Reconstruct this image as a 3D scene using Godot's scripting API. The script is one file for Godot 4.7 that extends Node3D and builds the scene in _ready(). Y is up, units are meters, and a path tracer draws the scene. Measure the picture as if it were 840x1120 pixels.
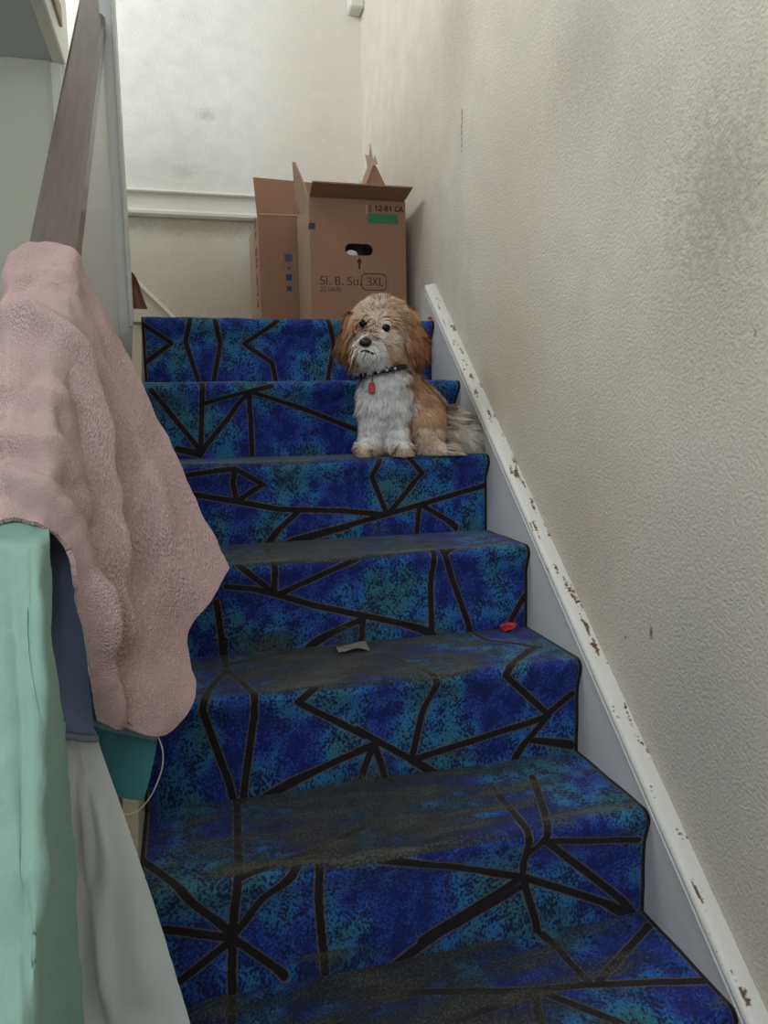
extends Node3D

const W := 0.8246            # clear width of the carpeted flight
const WALL := W + 0.02      # plaster face of the stair wall
const RN := 0.017           # radius of the rounded nosings
const LEN := 3.3413        # length of the carpet run, measured along the treads and risers
const STEPS := [Vector3(-0.009, 0.0256, -0.004), Vector3(-0.194, 0.2418, 0.205), Vector3(-0.386, 0.4485, 0.427), Vector3(-0.577, 0.6776, 0.663), Vector3(-0.765, 0.9115, 0.898), Vector3(-0.957, 1.1453, 1.132), Vector3(-1.144, 1.3656, 1.352), Vector3(-1.335, 1.6, 1.585)]    # per step: tread height, nosing front, riser plane
const SLOPE := 0.836

var rng := RandomNumberGenerator.new()
var names := {}

# ---------------------------------------------------------------- node helpers
func numbered(called: String) -> String:
	if not names.has(called):
		names[called] = 0
		return called
	names[called] += 1
	return "%s_%03d" % [called, names[called]]

func thing(called: String, label: String, category: String, at := Vector3.ZERO, group := "") -> Node3D:
	var o := Node3D.new()
	o.name = numbered(called)
	add_child(o, true)
	o.position = at
	o.set_meta("label", label)
	o.set_meta("category", category)
	if group:
		o.set_meta("group", group)
	return o

func part(called: String, mesh: Mesh, m: Material, parent: Node = self) -> MeshInstance3D:
	var o := MeshInstance3D.new()
	o.name = numbered(called) if parent == self else called
	o.mesh = mesh
	o.material_override = m
	parent.add_child(o, true)
	return o

func struct(called: String, mesh: Mesh, m: Material) -> MeshInstance3D:
	var o := part(called, mesh, m)
	o.set_meta("kind", "structure")
	return o

func tag(o: Node, label: String, category: String, group := "") -> void:
	o.set_meta("label", label)
	o.set_meta("category", category)
	if group:
		o.set_meta("group", group)

# ---------------------------------------------------------------- mesh helpers
func tri(st: SurfaceTool, a: Vector3, b: Vector3, c: Vector3, inside: Vector3) -> void:
	if (c - a).cross(b - a).dot((a + b + c) / 3.0 - inside) < 0.0:
		var t := b
		b = c
		c = t
	st.add_vertex(a); st.add_vertex(b); st.add_vertex(c)

func quad(st: SurfaceTool, a: Vector3, b: Vector3, c: Vector3, d: Vector3, inside: Vector3) -> void:
	tri(st, a, b, c, inside)
	tri(st, a, c, d, inside)

func flat_tool() -> SurfaceTool:
	var st := SurfaceTool.new()
	st.begin(Mesh.PRIMITIVE_TRIANGLES)
	st.set_smooth_group(-1)
	return st

func done(st: SurfaceTool) -> ArrayMesh:
	st.generate_normals()
	return st.commit()

# a box with chamfered edges
func add_block(st: SurfaceTool, lo: Vector3, hi: Vector3, b := 0.003, xf := Transform3D.IDENTITY) -> void:
	var mid := (lo + hi) * 0.5
	var inside := xf * mid
	var p := func(sx: int, sy: int, sz: int, k: int) -> Vector3:
		var s := [sx, sy, sz]
		var v := Vector3.ZERO
		for i in 3:
			var e: float = hi[i] if s[i] > 0 else lo[i]
			v[i] = e if i == k else e - s[i] * b
		return xf * v
	for k in 3:
		var l := (k + 1) % 3
		var m := (k + 2) % 3
		for s in [-1, 1]:
			var q := []
			for w in [[-1, -1], [1, -1], [1, 1], [-1, 1]]:
				var a := [0, 0, 0]
				a[k] = s; a[l] = w[0]; a[m] = w[1]
				q.append(p.call(a[0], a[1], a[2], k))
			quad(st, q[0], q[1], q[2], q[3], inside)
			if b > 0.0:
				for t in [-1, 1]:
					var e0 := [0, 0, 0]
					var e1 := [0, 0, 0]
					e0[k] = s; e0[l] = t; e0[m] = -1
					e1[k] = s; e1[l] = t; e1[m] = 1
					quad(st, p.call(e0[0], e0[1], e0[2], k), p.call(e1[0], e1[1], e1[2], k), p.call(e1[0], e1[1], e1[2], l), p.call(e0[0], e0[1], e0[2], l), inside)
	if b > 0.0:
		for sx in [-1, 1]:
			for sy in [-1, 1]:
				for sz in [-1, 1]:
					tri(st, p.call(sx, sy, sz, 0), p.call(sx, sy, sz, 1), p.call(sx, sy, sz, 2), inside)

func block(lo: Vector3, hi: Vector3, b := 0.003, xf := Transform3D.IDENTITY) -> ArrayMesh:
	var st := flat_tool()
	add_block(st, lo, hi, b, xf)
	return done(st)

# an outline in the (z, y) plane given thickness along x
func slab_x(poly: PackedVector2Array, x0: float, x1: float) -> ArrayMesh:
	var st := flat_tool()
	var idx := Geometry2D.triangulate_polygon(poly)
	for x in [x0, x1]:
		var inside := Vector3((x0 + x1) * 0.5, 0, 0)
		for i in range(0, idx.size(), 3):
			var a := Vector3(x, poly[idx[i]].y, poly[idx[i]].x)
			var b := Vector3(x, poly[idx[i + 1]].y, poly[idx[i + 1]].x)
			var c := Vector3(x, poly[idx[i + 2]].y, poly[idx[i + 2]].x)
			tri(st, a, b, c, (a + b + c) / 3.0 + (inside - Vector3(x, 0, 0)))
	var cw := Geometry2D.is_polygon_clockwise(poly)
	for i in poly.size():
		var a := poly[i]
		var b := poly[(i + 1) % poly.size()]
		var t := (b - a).normalized()
		var inw := Vector2(-t.y, t.x) * (-1.0 if cw else 1.0)
		var c := (a + b) * 0.5 + inw * 0.001
		quad(st, Vector3(x0, a.y, a.x), Vector3(x1, a.y, a.x), Vector3(x1, b.y, b.x), Vector3(x0, b.y, b.x), Vector3((x0 + x1) * 0.5, c.y, c.x))
	return done(st)

func packed(v: PackedVector3Array, n: PackedVector3Array, uv: PackedVector2Array, idx: PackedInt32Array, col := PackedColorArray()) -> ArrayMesh:
	# faces wind the way their normals point (front faces run clockwise)
	for i in range(0, idx.size(), 3):
		var p := v[idx[i]]
		if (v[idx[i + 2]] - p).cross(v[idx[i + 1]] - p).dot(n[idx[i]] + n[idx[i + 1]] + n[idx[i + 2]]) < 0.0:
			var q := idx[i + 1]
			idx[i + 1] = idx[i + 2]
			idx[i + 2] = q
	var a := []
	a.resize(Mesh.ARRAY_MAX)
	a[Mesh.ARRAY_VERTEX] = v
	a[Mesh.ARRAY_NORMAL] = n
	if uv.size():
		a[Mesh.ARRAY_TEX_UV] = uv
	if col.size():
		a[Mesh.ARRAY_COLOR] = col
	a[Mesh.ARRAY_INDEX] = idx
	var m := ArrayMesh.new()
	m.add_surface_from_arrays(Mesh.PRIMITIVE_TRIANGLES, a)
	return m

func cat(a: Vector3, b: Vector3, c: Vector3, d: Vector3, t: float) -> Vector3:
	return 0.5 * ((2.0 * b) + (c - a) * t + (2.0 * a - 5.0 * b + 4.0 * c - d) * t * t + (3.0 * b - a - 3.0 * c + d) * t * t * t)

func along(l: Array, s: float) -> Vector3:
	var n := l.size() - 1
	var x := clampf(s * n, 0.0, n - 0.00001)
	var i := int(x)
	return cat(l[maxi(i - 1, 0)], l[i], l[i + 1], l[mini(i + 2, n)], x - i)

func on_net(net: Array, s: float, t: float) -> Vector3:
	var l := []
	for r in net:
		l.append(along(r, s))
	return along(l, t)

func tube(pts: Array, r: float, sides := 8, n := 40, taper := false) -> ArrayMesh:
	var v := PackedVector3Array()
	var nn := PackedVector3Array()
	var uv := PackedVector2Array()
	var idx := PackedInt32Array()
	var up := Vector3(0.13, 0.9, 0.37).normalized()
	for i in n + 1:
		var p := along(pts, float(i) / n)
		var d := (along(pts, minf(float(i) / n + 0.01, 1.0)) - along(pts, maxf(float(i) / n - 0.01, 0.0))).normalized()
		var a := d.cross(up).normalized()
		var b := a.cross(d).normalized()
		var rr := r * (1.0 - 0.8 * float(i) / n if taper else 1.0)
		if i == 0 or i == n:
			rr *= 0.35
		for k in sides:
			var o := a * cos(TAU * k / sides) + b * sin(TAU * k / sides)
			v.append(p + o * rr); nn.append(o); uv.append(Vector2(float(k) / sides, float(i) / n))
			if i < n:
				var k2 := (k + 1) % sides
				idx.append_array([i * sides + k, (i + 1) * sides + k, i * sides + k2, i * sides + k2, (i + 1) * sides + k, (i + 1) * sides + k2])
	for e in [0, n]:
		for k in sides - 2:
			idx.append_array([e * sides, e * sides + k + 1, e * sides + k + 2])
	return packed(v, nn, uv, idx)

# a piece of cloth: a net of control points, folds laid over it, real thickness
func cloth(net: Array, nu: int, nv: int, folds: Array, thick: float, bumps: float, freq: float, seed_: int, tile := 6.0) -> ArrayMesh:
	var noise := FastNoiseLite.new()
	noise.seed = seed_
	noise.frequency = freq
	noise.fractal_octaves = 3
	var w := nu + 1
	var g := PackedVector3Array()
	for j in nv + 1:
		var row := []
		for c in net[0].size():
			var colm := []
			for r in net:
				colm.append(r[c])
			row.append(along(colm, float(j) / nv))
		for i in w:
			g.append(along(row, float(i) / nu))
	var lines := []
	for f in folds:
		var pl := []
		for k in range(0, f[2].size(), 2):
			pl.append(on_net(net, f[2][k], f[2][k + 1]))
		var fine := []
		for k in pl.size() * 2:
			fine.append(along(pl, float(k) / (pl.size() * 2 - 1)))
		lines.append([f[0], f[1], fine])
	for pass_ in 2:
		var nrm := net_normals(g, nu, nv)
		if pass_ == 0:
			for i in g.size():
				var d := noise.get_noise_3d(g[i].x, g[i].y, g[i].z) * bumps
				for l in lines:
					var best := 1e9
					var pl: Array = l[2]
					for k in pl.size() - 1:
						var e: Vector3 = pl[k + 1] - pl[k]
						var f := clampf((g[i] - pl[k]).dot(e) / maxf(e.length_squared(), 1e-9), 0.0, 1.0)
						best = minf(best, g[i].distance_squared_to(pl[k] + e * f))
					var ww: float = l[1]
					if best < ww * ww * 9.0:
						d += l[0] * (exp(-best / (ww * ww)) if l[0] > 0.0 else exp(-sqrt(best) / ww * 1.2))
				g[i] += nrm[i] * d
			for it in 3:
				var s := g.duplicate()
				for j in range(1, nv):
					for i in range(1, nu):
						var q := j * w + i
						s[q] = g[q] * 0.4 + (g[q - 1] + g[q + 1] + g[q - w] + g[q + w]) * 0.15
				g = s
		else:
			var v := PackedVector3Array()
			var n := PackedVector3Array()
			var uv := PackedVector2Array()
			var idx := PackedInt32Array()
			var total := g.size()
			for side in 2:
				for i in total:
					v.append(g[i] - nrm[i] * thick * side)
					n.append(nrm[i] * (1.0 - 2.0 * side))
					uv.append(Vector2(float(i % w) / nu, float(i / w) / nv) * tile)
				var o := side * total
				for j in nv:
					for i in nu:
						var a := o + j * w + i
						if side == 0:
							idx.append_array([a, a + 1, a + w, a + 1, a + w + 1, a + w])
						else:
							idx.append_array([a, a + w, a + 1, a + 1, a + w, a + w + 1])
			var rim := []
			for i in w: rim.append(i)
			for j in range(1, nv + 1): rim.append(j * w + nu)
			for i in range(nu - 1, -1, -1): rim.append(nv * w + i)
			for j in range(nv - 1, -1, -1): rim.append(j * w)
			var rb := v.size()
			for q in rim:
				var inner: int = clampi(q / w, 1, nv - 1) * w + clampi(q % w, 1, nu - 1)
				var out := (g[q] - g[inner]) - nrm[q] * (g[q] - g[inner]).dot(nrm[q])
				for side in 2:
					v.append(g[q] - nrm[q] * thick * side)
					n.append(out.normalized())
					uv.append(Vector2(float(q % w) / nu, float(q / w) / nv) * tile)
			for k in rim.size() - 1:
				idx.append_array([rb + k * 2, rb + k * 2 + 1, rb + k * 2 + 2, rb + k * 2 + 2, rb + k * 2 + 1, rb + k * 2 + 3])
			return packed(v, n, uv, idx)
	return null

func net_normals(g: PackedVector3Array, nu: int, nv: int) -> PackedVector3Array:
	var w := nu + 1
	var out := PackedVector3Array()
	for j in nv + 1:
		for i in w:
			var a := g[j * w + mini(i + 1, nu)] - g[j * w + maxi(i - 1, 0)]
			var b := g[mini(j + 1, nv) * w + i] - g[maxi(j - 1, 0) * w + i]
			var n := a.cross(b).normalized()
			out.append(n)
	# one side of the whole cloth faces the stairs
	var sum := Vector3.ZERO
	for n in out:
		sum += n
	if sum.dot(Vector3(0.75, 0.6, 0.5)) < 0.0:
		for i in out.size():
			out[i] = -out[i]
	return out

# ---------------------------------------------------------------- materials
func grain(seed_: int, freq: float, size := 512, type := FastNoiseLite.TYPE_SIMPLEX, octaves := 4) -> Image:
	var n := FastNoiseLite.new()
	n.seed = seed_
	n.frequency = freq
	n.noise_type = type
	n.fractal_octaves = octaves
	return n.get_seamless_image(size, size)

func relief(img: Image, strength: float) -> ImageTexture:
	var i := img.duplicate()
	i.convert(Image.FORMAT_RGBA8)
	i.bump_map_to_normal_map(strength)
	i.generate_mipmaps()
	return ImageTexture.create_from_image(i)

func tint(img: Image, lo: Color, hi: Color) -> ImageTexture:
	var src := img.duplicate()
	src.convert(Image.FORMAT_L8)
	var d: PackedByteArray = src.get_data()
	var lut := PackedByteArray()
	for k in 256:
		var c := lo.lerp(hi, k / 255.0)
		lut.append_array([int(c.r * 255.0), int(c.g * 255.0), int(c.b * 255.0)])
	var o := PackedByteArray()
	o.resize(d.size() * 3)
	for k in d.size():
		var q := d[k] * 3
		o[k * 3] = lut[q]; o[k * 3 + 1] = lut[q + 1]; o[k * 3 + 2] = lut[q + 2]
	return ImageTexture.create_from_image(Image.create_from_data(src.get_width(), src.get_height(), false, Image.FORMAT_RGB8, o))

func mat(c: Color, rough := 0.7, normal: Texture2D = null, nscale := 1.0, tri_scale := 0.0) -> StandardMaterial3D:
	var m := StandardMaterial3D.new()
	m.albedo_color = c
	m.roughness = rough
	if normal:
		m.normal_enabled = true
		m.normal_texture = normal
		m.normal_scale = nscale
	if tri_scale > 0.0:
		m.uv1_triplanar = true
		m.uv1_world_triplanar = true
		m.uv1_scale = Vector3.ONE * tri_scale
	return m

func c8(r: int, g: int, b: int) -> Color:
	return Color(r / 255.0, g / 255.0, b / 255.0)

# ---------------------------------------------------------------- the room's light
func daylight(called: String, at: Vector3, look: Vector3, size: Vector2, energy: float, c: Color) -> void:
	var l := AreaLight3D.new()
	l.name = called
	add_child(l)
	l.look_at_from_position(at, look, Vector3.UP if absf((look - at).normalized().y) < 0.95 else Vector3.BACK)
	l.area_size = size
	l.light_energy = energy
	l.light_color = c
	l.shadow_enabled = true
	l.area_range = 12.0

func _ready() -> void:
	rng.seed = 41
	var cam := Camera3D.new()
	cam.name = "camera"
	add_child(cam)
	cam.transform = Transform3D(Basis(Vector3(0.96732, -0.01865, 0.25289), Vector3(0.04925, 0.99212, -0.11519), Vector3(-0.24875, 0.12388, 0.96061)), Vector3(0.0984, -0.2903, 2.1974))
	cam.fov = 68.058
	cam.near = 0.02
	cam.current = true
	var env := Environment.new()
	env.background_mode = Environment.BG_SKY
	var sky_mat := ProceduralSkyMaterial.new()
	sky_mat.sky_top_color = c8(190, 205, 225)
	sky_mat.sky_horizon_color = c8(225, 230, 235)
	sky_mat.ground_bottom_color = c8(120, 122, 120)
	sky_mat.ground_horizon_color = c8(190, 195, 198)
	var sky := Sky.new()
	sky.sky_material = sky_mat
	env.sky = sky
	env.tonemap_mode = Environment.TONE_MAPPER_LINEAR
	env.tonemap_exposure = 0.92
	env.sdfgi_enabled = true
	env.ssao_enabled = true
	env.ssil_enabled = true
	var we := WorldEnvironment.new()
	we.name = "environment"
	we.environment = env
	add_child(we)
	daylight("landing_window_daylight", Vector3(-1.27, 1.72, 0.15), Vector3(0.75, 0.35, -0.2), Vector2(1.3, 1.05), 5.2, c8(246, 250, 255))
	daylight("hall_window_daylight", Vector3(-0.55, 0.7, 3.12), Vector3(-0.4, -0.1, 0.0), Vector2(1.4, 0.9), 2.3, c8(232, 242, 255))
	build_shell()
	build_stairs()
	build_balustrade()
	build_laundry()
	build_boxes()
	build_dog()
	build_litter()

# ---------------------------------------------------------------- walls, floor, ceiling
func stained(size: Vector2i, base: Color, stains: Array, seed_: int, extent: Rect2) -> Image:
	# discoloration of the old wallpaper: blotches with a grainy outline; extent maps the picture to metres
	var spots := FastNoiseLite.new()
	spots.seed = seed_
	spots.frequency = 0.02
	spots.fractal_octaves = 5
	var fine := FastNoiseLite.new()
	fine.seed = seed_ + 5
	fine.frequency = 0.14
	fine.fractal_octaves = 3
	var a: PackedByteArray = spots.get_image(size.x, size.y).get_data()
	var b: PackedByteArray = fine.get_image(size.x, size.y).get_data()
	var o := PackedByteArray()
	o.resize(size.x * size.y * 3)
	for j in size.y:
		var y := extent.position.y + extent.size.y * (1.0 - (j + 0.5) / size.y)
		for i in size.x:
			var x := extent.position.x + extent.size.x * (i + 0.5) / size.x
			var k := j * size.x + i
			var na := a[k] / 255.0
			var nb := b[k] / 255.0
			var c := base
			for s in stains:
				var d := Vector2((x - s[0]) / s[2], (y - s[1]) / s[3]).length()
				if d < 1.6:
					var amount := clampf((1.2 - d) * 0.9 + ((na - 0.5) * 0.8 + (nb - 0.5) * s[6] * 0.5) * clampf(1.8 - d, 0.0, 1.0), 0.0, 1.0)
					c = c.lerp(s[4], amount * s[5])
			c = c * (0.965 + 0.06 * na)
			o[k * 3] = int(clampf(c.r, 0, 1) * 255.0)
			o[k * 3 + 1] = int(clampf(c.g, 0, 1) * 255.0)
			o[k * 3 + 2] = int(clampf(c.b, 0, 1) * 255.0)
	return Image.create_from_data(size.x, size.y, false, Image.FORMAT_RGB8, o)

func papered(img: Image, chip: ImageTexture, nscale: float, reps: float) -> StandardMaterial3D:
	var m := mat(Color.WHITE, 0.85, chip, nscale)
	m.uv1_scale = Vector3(reps, reps, 1)
	m.detail_enabled = true
	m.detail_blend_mode = BaseMaterial3D.BLEND_MODE_MUL
	m.detail_uv_layer = BaseMaterial3D.DETAIL_UV_2
	m.detail_albedo = ImageTexture.create_from_image(img)
	return m

# a plaster wall face with its own thickness; the picture of the stains is laid over the face (second uv set)
func face_wall(o: Vector3, du: Vector3, dv: Vector3, depth: Vector3) -> ArrayMesh:
	var st := SurfaceTool.new()
	st.begin(Mesh.PRIMITIVE_TRIANGLES)
	var n := -depth.normalized()
	var q := [[0, 0], [1, 0], [1, 1], [0, 0], [1, 1], [0, 1]]
	if du.cross(dv).dot(n) > 0.0:
		q = [[0, 0], [1, 1], [1, 0], [0, 0], [0, 1], [1, 1]]
	for w in q:
		st.set_normal(n)
		st.set_tangent(Plane(du.normalized(), 1.0))
		st.set_uv(Vector2(w[0] * du.length(), (1 - w[1]) * dv.length()))
		st.set_uv2(Vector2(w[0], 1 - w[1]))
		st.add_vertex(o + du * w[0] + dv * w[1])
	var mid := o + (du + dv + depth) * 0.5
	for f in [[depth, du, dv], [Vector3.ZERO, du, depth], [dv, du, depth], [Vector3.ZERO, dv, depth], [du, dv, depth]]:
		var a: Vector3 = o + f[0]
		var c4 := [a, a + f[1], a + f[1] + f[2], a + f[2]]
		var nn: Vector3 = f[1].cross(f[2]).normalized()
		if nn.dot(a + (f[1] + f[2]) * 0.5 - mid) < 0.0:
			nn = -nn
		var ord := [0, 1, 2, 0, 2, 3]
		if (c4[2] - c4[0]).cross(c4[1] - c4[0]).dot(nn) < 0.0:
			ord = [0, 2, 1, 0, 3, 2]
		for i in ord:
			st.set_normal(nn)
			st.set_tangent(Plane(f[1].normalized(), 1.0))
			st.set_uv(Vector2.ZERO)
			st.set_uv2(Vector2(0.5, 0.02))
			st.add_vertex(c4[i])
	return st.commit()

func build_shell() -> void:
	var chips := grain(7, 0.05, 1024, FastNoiseLite.TYPE_SIMPLEX_SMOOTH, 2)
	var chip_normal := relief(chips, 9.0)
	var dirt := c8(128, 116, 100)
	var mould := c8(112, 104, 92)
	var warm := c8(200, 186, 166)
	# right wall: z, y, radius z, radius y, colour, strength, grain
	var right_stains := [
		[0.85, 0.36, 0.16, 0.16, mould, 0.20, 1.4], [1.04, 0.16, 0.10, 0.12, mould, 0.10, 2.0], [1.24, 0.04, 0.12, 0.13, mould, 0.24, 2.6], [1.22, -0.12, 0.14, 0.16, dirt, 0.18, 1.6],
		[0.18, 0.75, 0.14, 0.22, dirt, 0.24, 1.4], [0.53, 0.27, 0.24, 0.22, warm, 0.55, 0.8], [0.53, -0.18, 0.22, 0.28, warm, 0.8, 0.7],
		[0.88, -0.48, 0.22, 0.26, warm, 0.6, 0.9], [1.25, -0.7, 0.2, 0.35, c8(184, 180, 172), 0.6, 1.0], [-0.36, 0.34, 0.3, 0.3, warm, 0.25, 0.8],
		[-0.5, 0.9, 0.4, 0.5, c8(220, 212, 194), 0.5, 0.8], [1.026, -0.690, 0.004, 0.004, dirt, 0.9, 0.4], [1.103, -0.660, 0.004, 0.010, c8(96, 78, 60), 0.95, 0.4], [1.319, -0.188, 0.003, 0.008, dirt, 0.9, 0.4]]
	var img := stained(Vector2i(1024, 1024), c8(214, 206, 191), right_stains, 3, Rect2(-0.91, -1.6, 2.6, 3.0))
	# the short pencil-like crack in the paper
	for k in 30:
		var yy := lerpf(0.509, 0.406, k / 29.0)
		for wd in 2:
			img.set_pixel(wd + int(((0.211) - 0.004 * k / 29.0 + 0.91) / 2.6 * 1024.0), int((1.4 - yy) / 3.0 * 1024.0), c8(96, 84, 70))
	struct("wall_right", face_wall(Vector3(WALL, -1.6, -0.91), Vector3(0, 0, 2.6), Vector3(0, 3.0, 0), Vector3(0.12, 0, 0)), papered(img, chip_normal, 0.4, 2.4))
	var plain := mat(c8(222, 219, 208), 0.85, chip_normal, 0.8, 2.4)
	struct("wall_right_upper", block(Vector3(WALL, 1.4, -0.91), Vector3(WALL + 0.12, 2.72, 1.69), 0.0), plain)
	struct("wall_right_hall", block(Vector3(WALL, -1.6, 1.69), Vector3(WALL + 0.12, 2.72, 3.3), 0.0), plain)
	var back_stains := [
		[0.1, 0.2, 0.7, 0.34, c8(214, 202, 182), 0.9, 0.6], [0.32, 0.12, 0.3, 0.14, c8(194, 180, 160), 0.5, 1.4], [0.2, 0.45, 0.6, 0.04, c8(186, 172, 152), 0.5, 1.6],
		[0.235, 0.86, 0.035, 0.022, c8(170, 168, 160), 0.5, 2.2], [0.7, 0.9, 0.25, 0.7, c8(216, 204, 184), 0.6, 0.7], [0.14, 0.65, 0.05, 0.03, c8(180, 176, 166), 0.35, 2.0]]
	var bimg := stained(Vector2i(512, 1024), c8(230, 229, 222), back_stains, 19, Rect2(-0.3, -0.3, 1.2, 2.0))
	struct("wall_back", face_wall(Vector3(-0.3, -0.3, -0.91), Vector3(1.2, 0, 0), Vector3(0, 2.0, 0), Vector3(0, 0, -0.12)), papered(bimg, chip_normal, 0.3, 2.4))
	struct("wall_back_upper", block(Vector3(-1.42, 1.7, -1.03), Vector3(0.9, 2.72, -0.91), 0.0), plain)
	struct("wall_back_left", block(Vector3(-1.42, -0.3, -1.03), Vector3(-0.3, 1.7, -0.91), 0.0), plain)
	# left wall with the landing window above the upper floor
	var lw := flat_tool()
	for b in [[-1.6, 2.72, -0.91, -0.52], [-1.6, 1.1, -0.52, 0.82], [2.34, 2.72, -0.52, 0.82], [-1.6, 2.72, 0.82, 3.3]]:
		add_block(lw, Vector3(-1.42, b[0], b[2]), Vector3(-1.3, b[1], b[3]), 0.0)
	struct("wall_left", done(lw), plain)
	var paint := mat(c8(232, 232, 226), 0.35)
	var win := struct("window_1", window_frame(Vector3(-1.38, 1.1, -0.52), Vector3(-1.33, 2.34, 0.82), 2), paint)
	var glass := mat(Color(0.9, 0.95, 0.97, 0.08), 0.02)
	glass.transparency = BaseMaterial3D.TRANSPARENCY_ALPHA
	part("pane", block(Vector3(-1.358, 1.15, -0.47), Vector3(-1.354, 2.29, 0.77), 0.0), glass, win)
	# front wall behind the photographer with the hall window
	var fw := flat_tool()
	for b in [[-1.42, 0.95, -1.6, 0.2], [-1.42, -1.25, 0.2, 1.2], [0.35, 0.95, 0.2, 1.2], [-1.42, 0.95, 1.2, 2.72]]:
		add_block(fw, Vector3(b[0], b[2], 3.18), Vector3(b[1], b[3], 3.3), 0.0)
	struct("wall_front", done(fw), plain)
	var win2 := struct("window_2", window_frame(Vector3(-1.25, 0.2, 3.21), Vector3(0.35, 1.2, 3.26), 0), paint)
	part("pane", block(Vector3(-1.2, 0.25, 3.233), Vector3(0.3, 1.15, 3.237), 0.0), glass, win2)
	struct("ceiling", block(Vector3(-1.42, 2.7, -1.03), Vector3(WALL + 0.12, 2.82, 3.3), 0.0), plain)
	var boards := mat(c8(96, 80, 64), 0.6)
	struct("floor", block(Vector3(-1.42, -1.66, 1.58), Vector3(WALL + 0.12, -1.525, 3.3), 0.0), boards)
	struct("floor_lower", block(Vector3(-1.42, -1.66, -1.03), Vector3(-0.11, -1.525, 1.58), 0.0), boards)
	struct("floor_landing", block(Vector3(-1.42, -0.16, -1.03), Vector3(WALL + 0.12, -0.009, -0.1), 0.0), mat(c8(150, 140, 122), 0.95))
	# dado rail on the landing wall: a board between two mouldings
	var dado := flat_tool()
	add_block(dado, Vector3(-0.5, 0.492, -0.912), Vector3(WALL, 0.566, -0.897), 0.002)
	add_block(dado, Vector3(-0.5, 0.560, -0.912), Vector3(WALL, 0.574, -0.882), 0.005)
	add_block(dado, Vector3(-0.5, 0.476, -0.912), Vector3(WALL, 0.502, -0.878), 0.008)
	struct("trim_1", done(dado), mat(c8(230, 228, 218), 0.4))
	# boxed-in pipe running up the corner of the landing
	struct("trim_2", block(Vector3(0.79, 1.27, -0.912), Vector3(WALL + 0.001, 1.7, -0.84), 0.006), mat(c8(214, 212, 204), 0.5))
	# sloping white batten on the landing wall
	var bat := Transform3D(Basis(Vector3(0, 0, 1), -0.80), Vector3(0.02, 0.165, -0.895))
	struct("trim_3", block(Vector3(-0.17, -0.007, -0.012), Vector3(0.17, 0.007, 0.012), 0.003, bat), mat(c8(238, 234, 220), 0.4))
	# upper floor over the stairwell on the left: soffit, white fascia, wall below it
	var soffit := mat(c8(204, 211, 214), 0.7, chip_normal, 0.15, 3.0)
	struct("ceiling_left", block(Vector3(-1.3, 0.813, -0.5), Vector3(-0.236, 1.0, 0.3), 0.002), soffit)
	struct("wall_left_partition", block(Vector3(-1.3, -1.55, -0.53), Vector3(-0.243, 0.813, -0.45), 0.002), mat(c8(220, 221, 205), 0.8))
	var fas := struct("trim_4", block(Vector3(-0.238, 0.803, -0.55), Vector3(-0.2, 1.06, 0.3), 0.004), paint)
	part("batten", block(Vector3(-0.202, 0.87, -0.36), Vector3(-0.192, 0.925, 0.28), 0.002), mat(c8(176, 158, 128), 0.6), fas)
	var cas := flat_tool()
	add_block(cas, Vector3(-0.246, -0.1, -0.455), Vector3(-0.212, 0.803, -0.432), 0.004)
	add_block(cas, Vector3(-0.232, -0.1, -0.45), Vector3(-0.2, 0.803, -0.44), 0.003)
	struct("trim_5", done(cas), paint)

func window_frame(lo: Vector3, hi: Vector3, along_axis: int) -> ArrayMesh:
	var st := flat_tool()
	var t := 0.05
	var a := along_axis
	add_block(st, lo, Vector3(hi.x, lo.y + t, hi.z), 0.004)
	add_block(st, Vector3(lo.x, hi.y - t, lo.z), hi, 0.004)
	for k in [0.0, 0.5, 1.0]:
		var c: float = lerpf(lo[a] + t * 0.5, hi[a] - t * 0.5, k)
		var l := lo
		var h := hi
		l[a] = c - t * 0.5
		h[a] = c + t * 0.5
		l.y = lo.y + t
		h.y = hi.y - t
		add_block(st, l, h, 0.004)
	return done(st)

# ---------------------------------------------------------------- staircase
var prof := PackedVector2Array()      # (z, y)
var plen := PackedFloat32Array()
var first := PackedInt32Array()       # where each step starts in prof

func make_profile() -> void:
	prof.append(Vector2(-0.10, STEPS[0].x))
	for i in STEPS.size():
		var s: Vector3 = STEPS[i]
		first.append(prof.size() - 1)
		for k in 9:
			var a := PI / 2 - PI * 0.62 * k / 8.0
			prof.append(Vector2(s.y - RN + RN * cos(a), s.x - RN + RN * sin(a)))
		prof.append(Vector2(s.z, s.x - 0.06))
		prof.append(Vector2(s.z, STEPS[i + 1].x if i + 1 < STEPS.size() else s.x - 0.19))
	plen.append(0.0)
	for i in range(1, prof.size()):
		plen.append(plen[i - 1] + prof[i].distance_to(prof[i - 1]))

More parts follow.
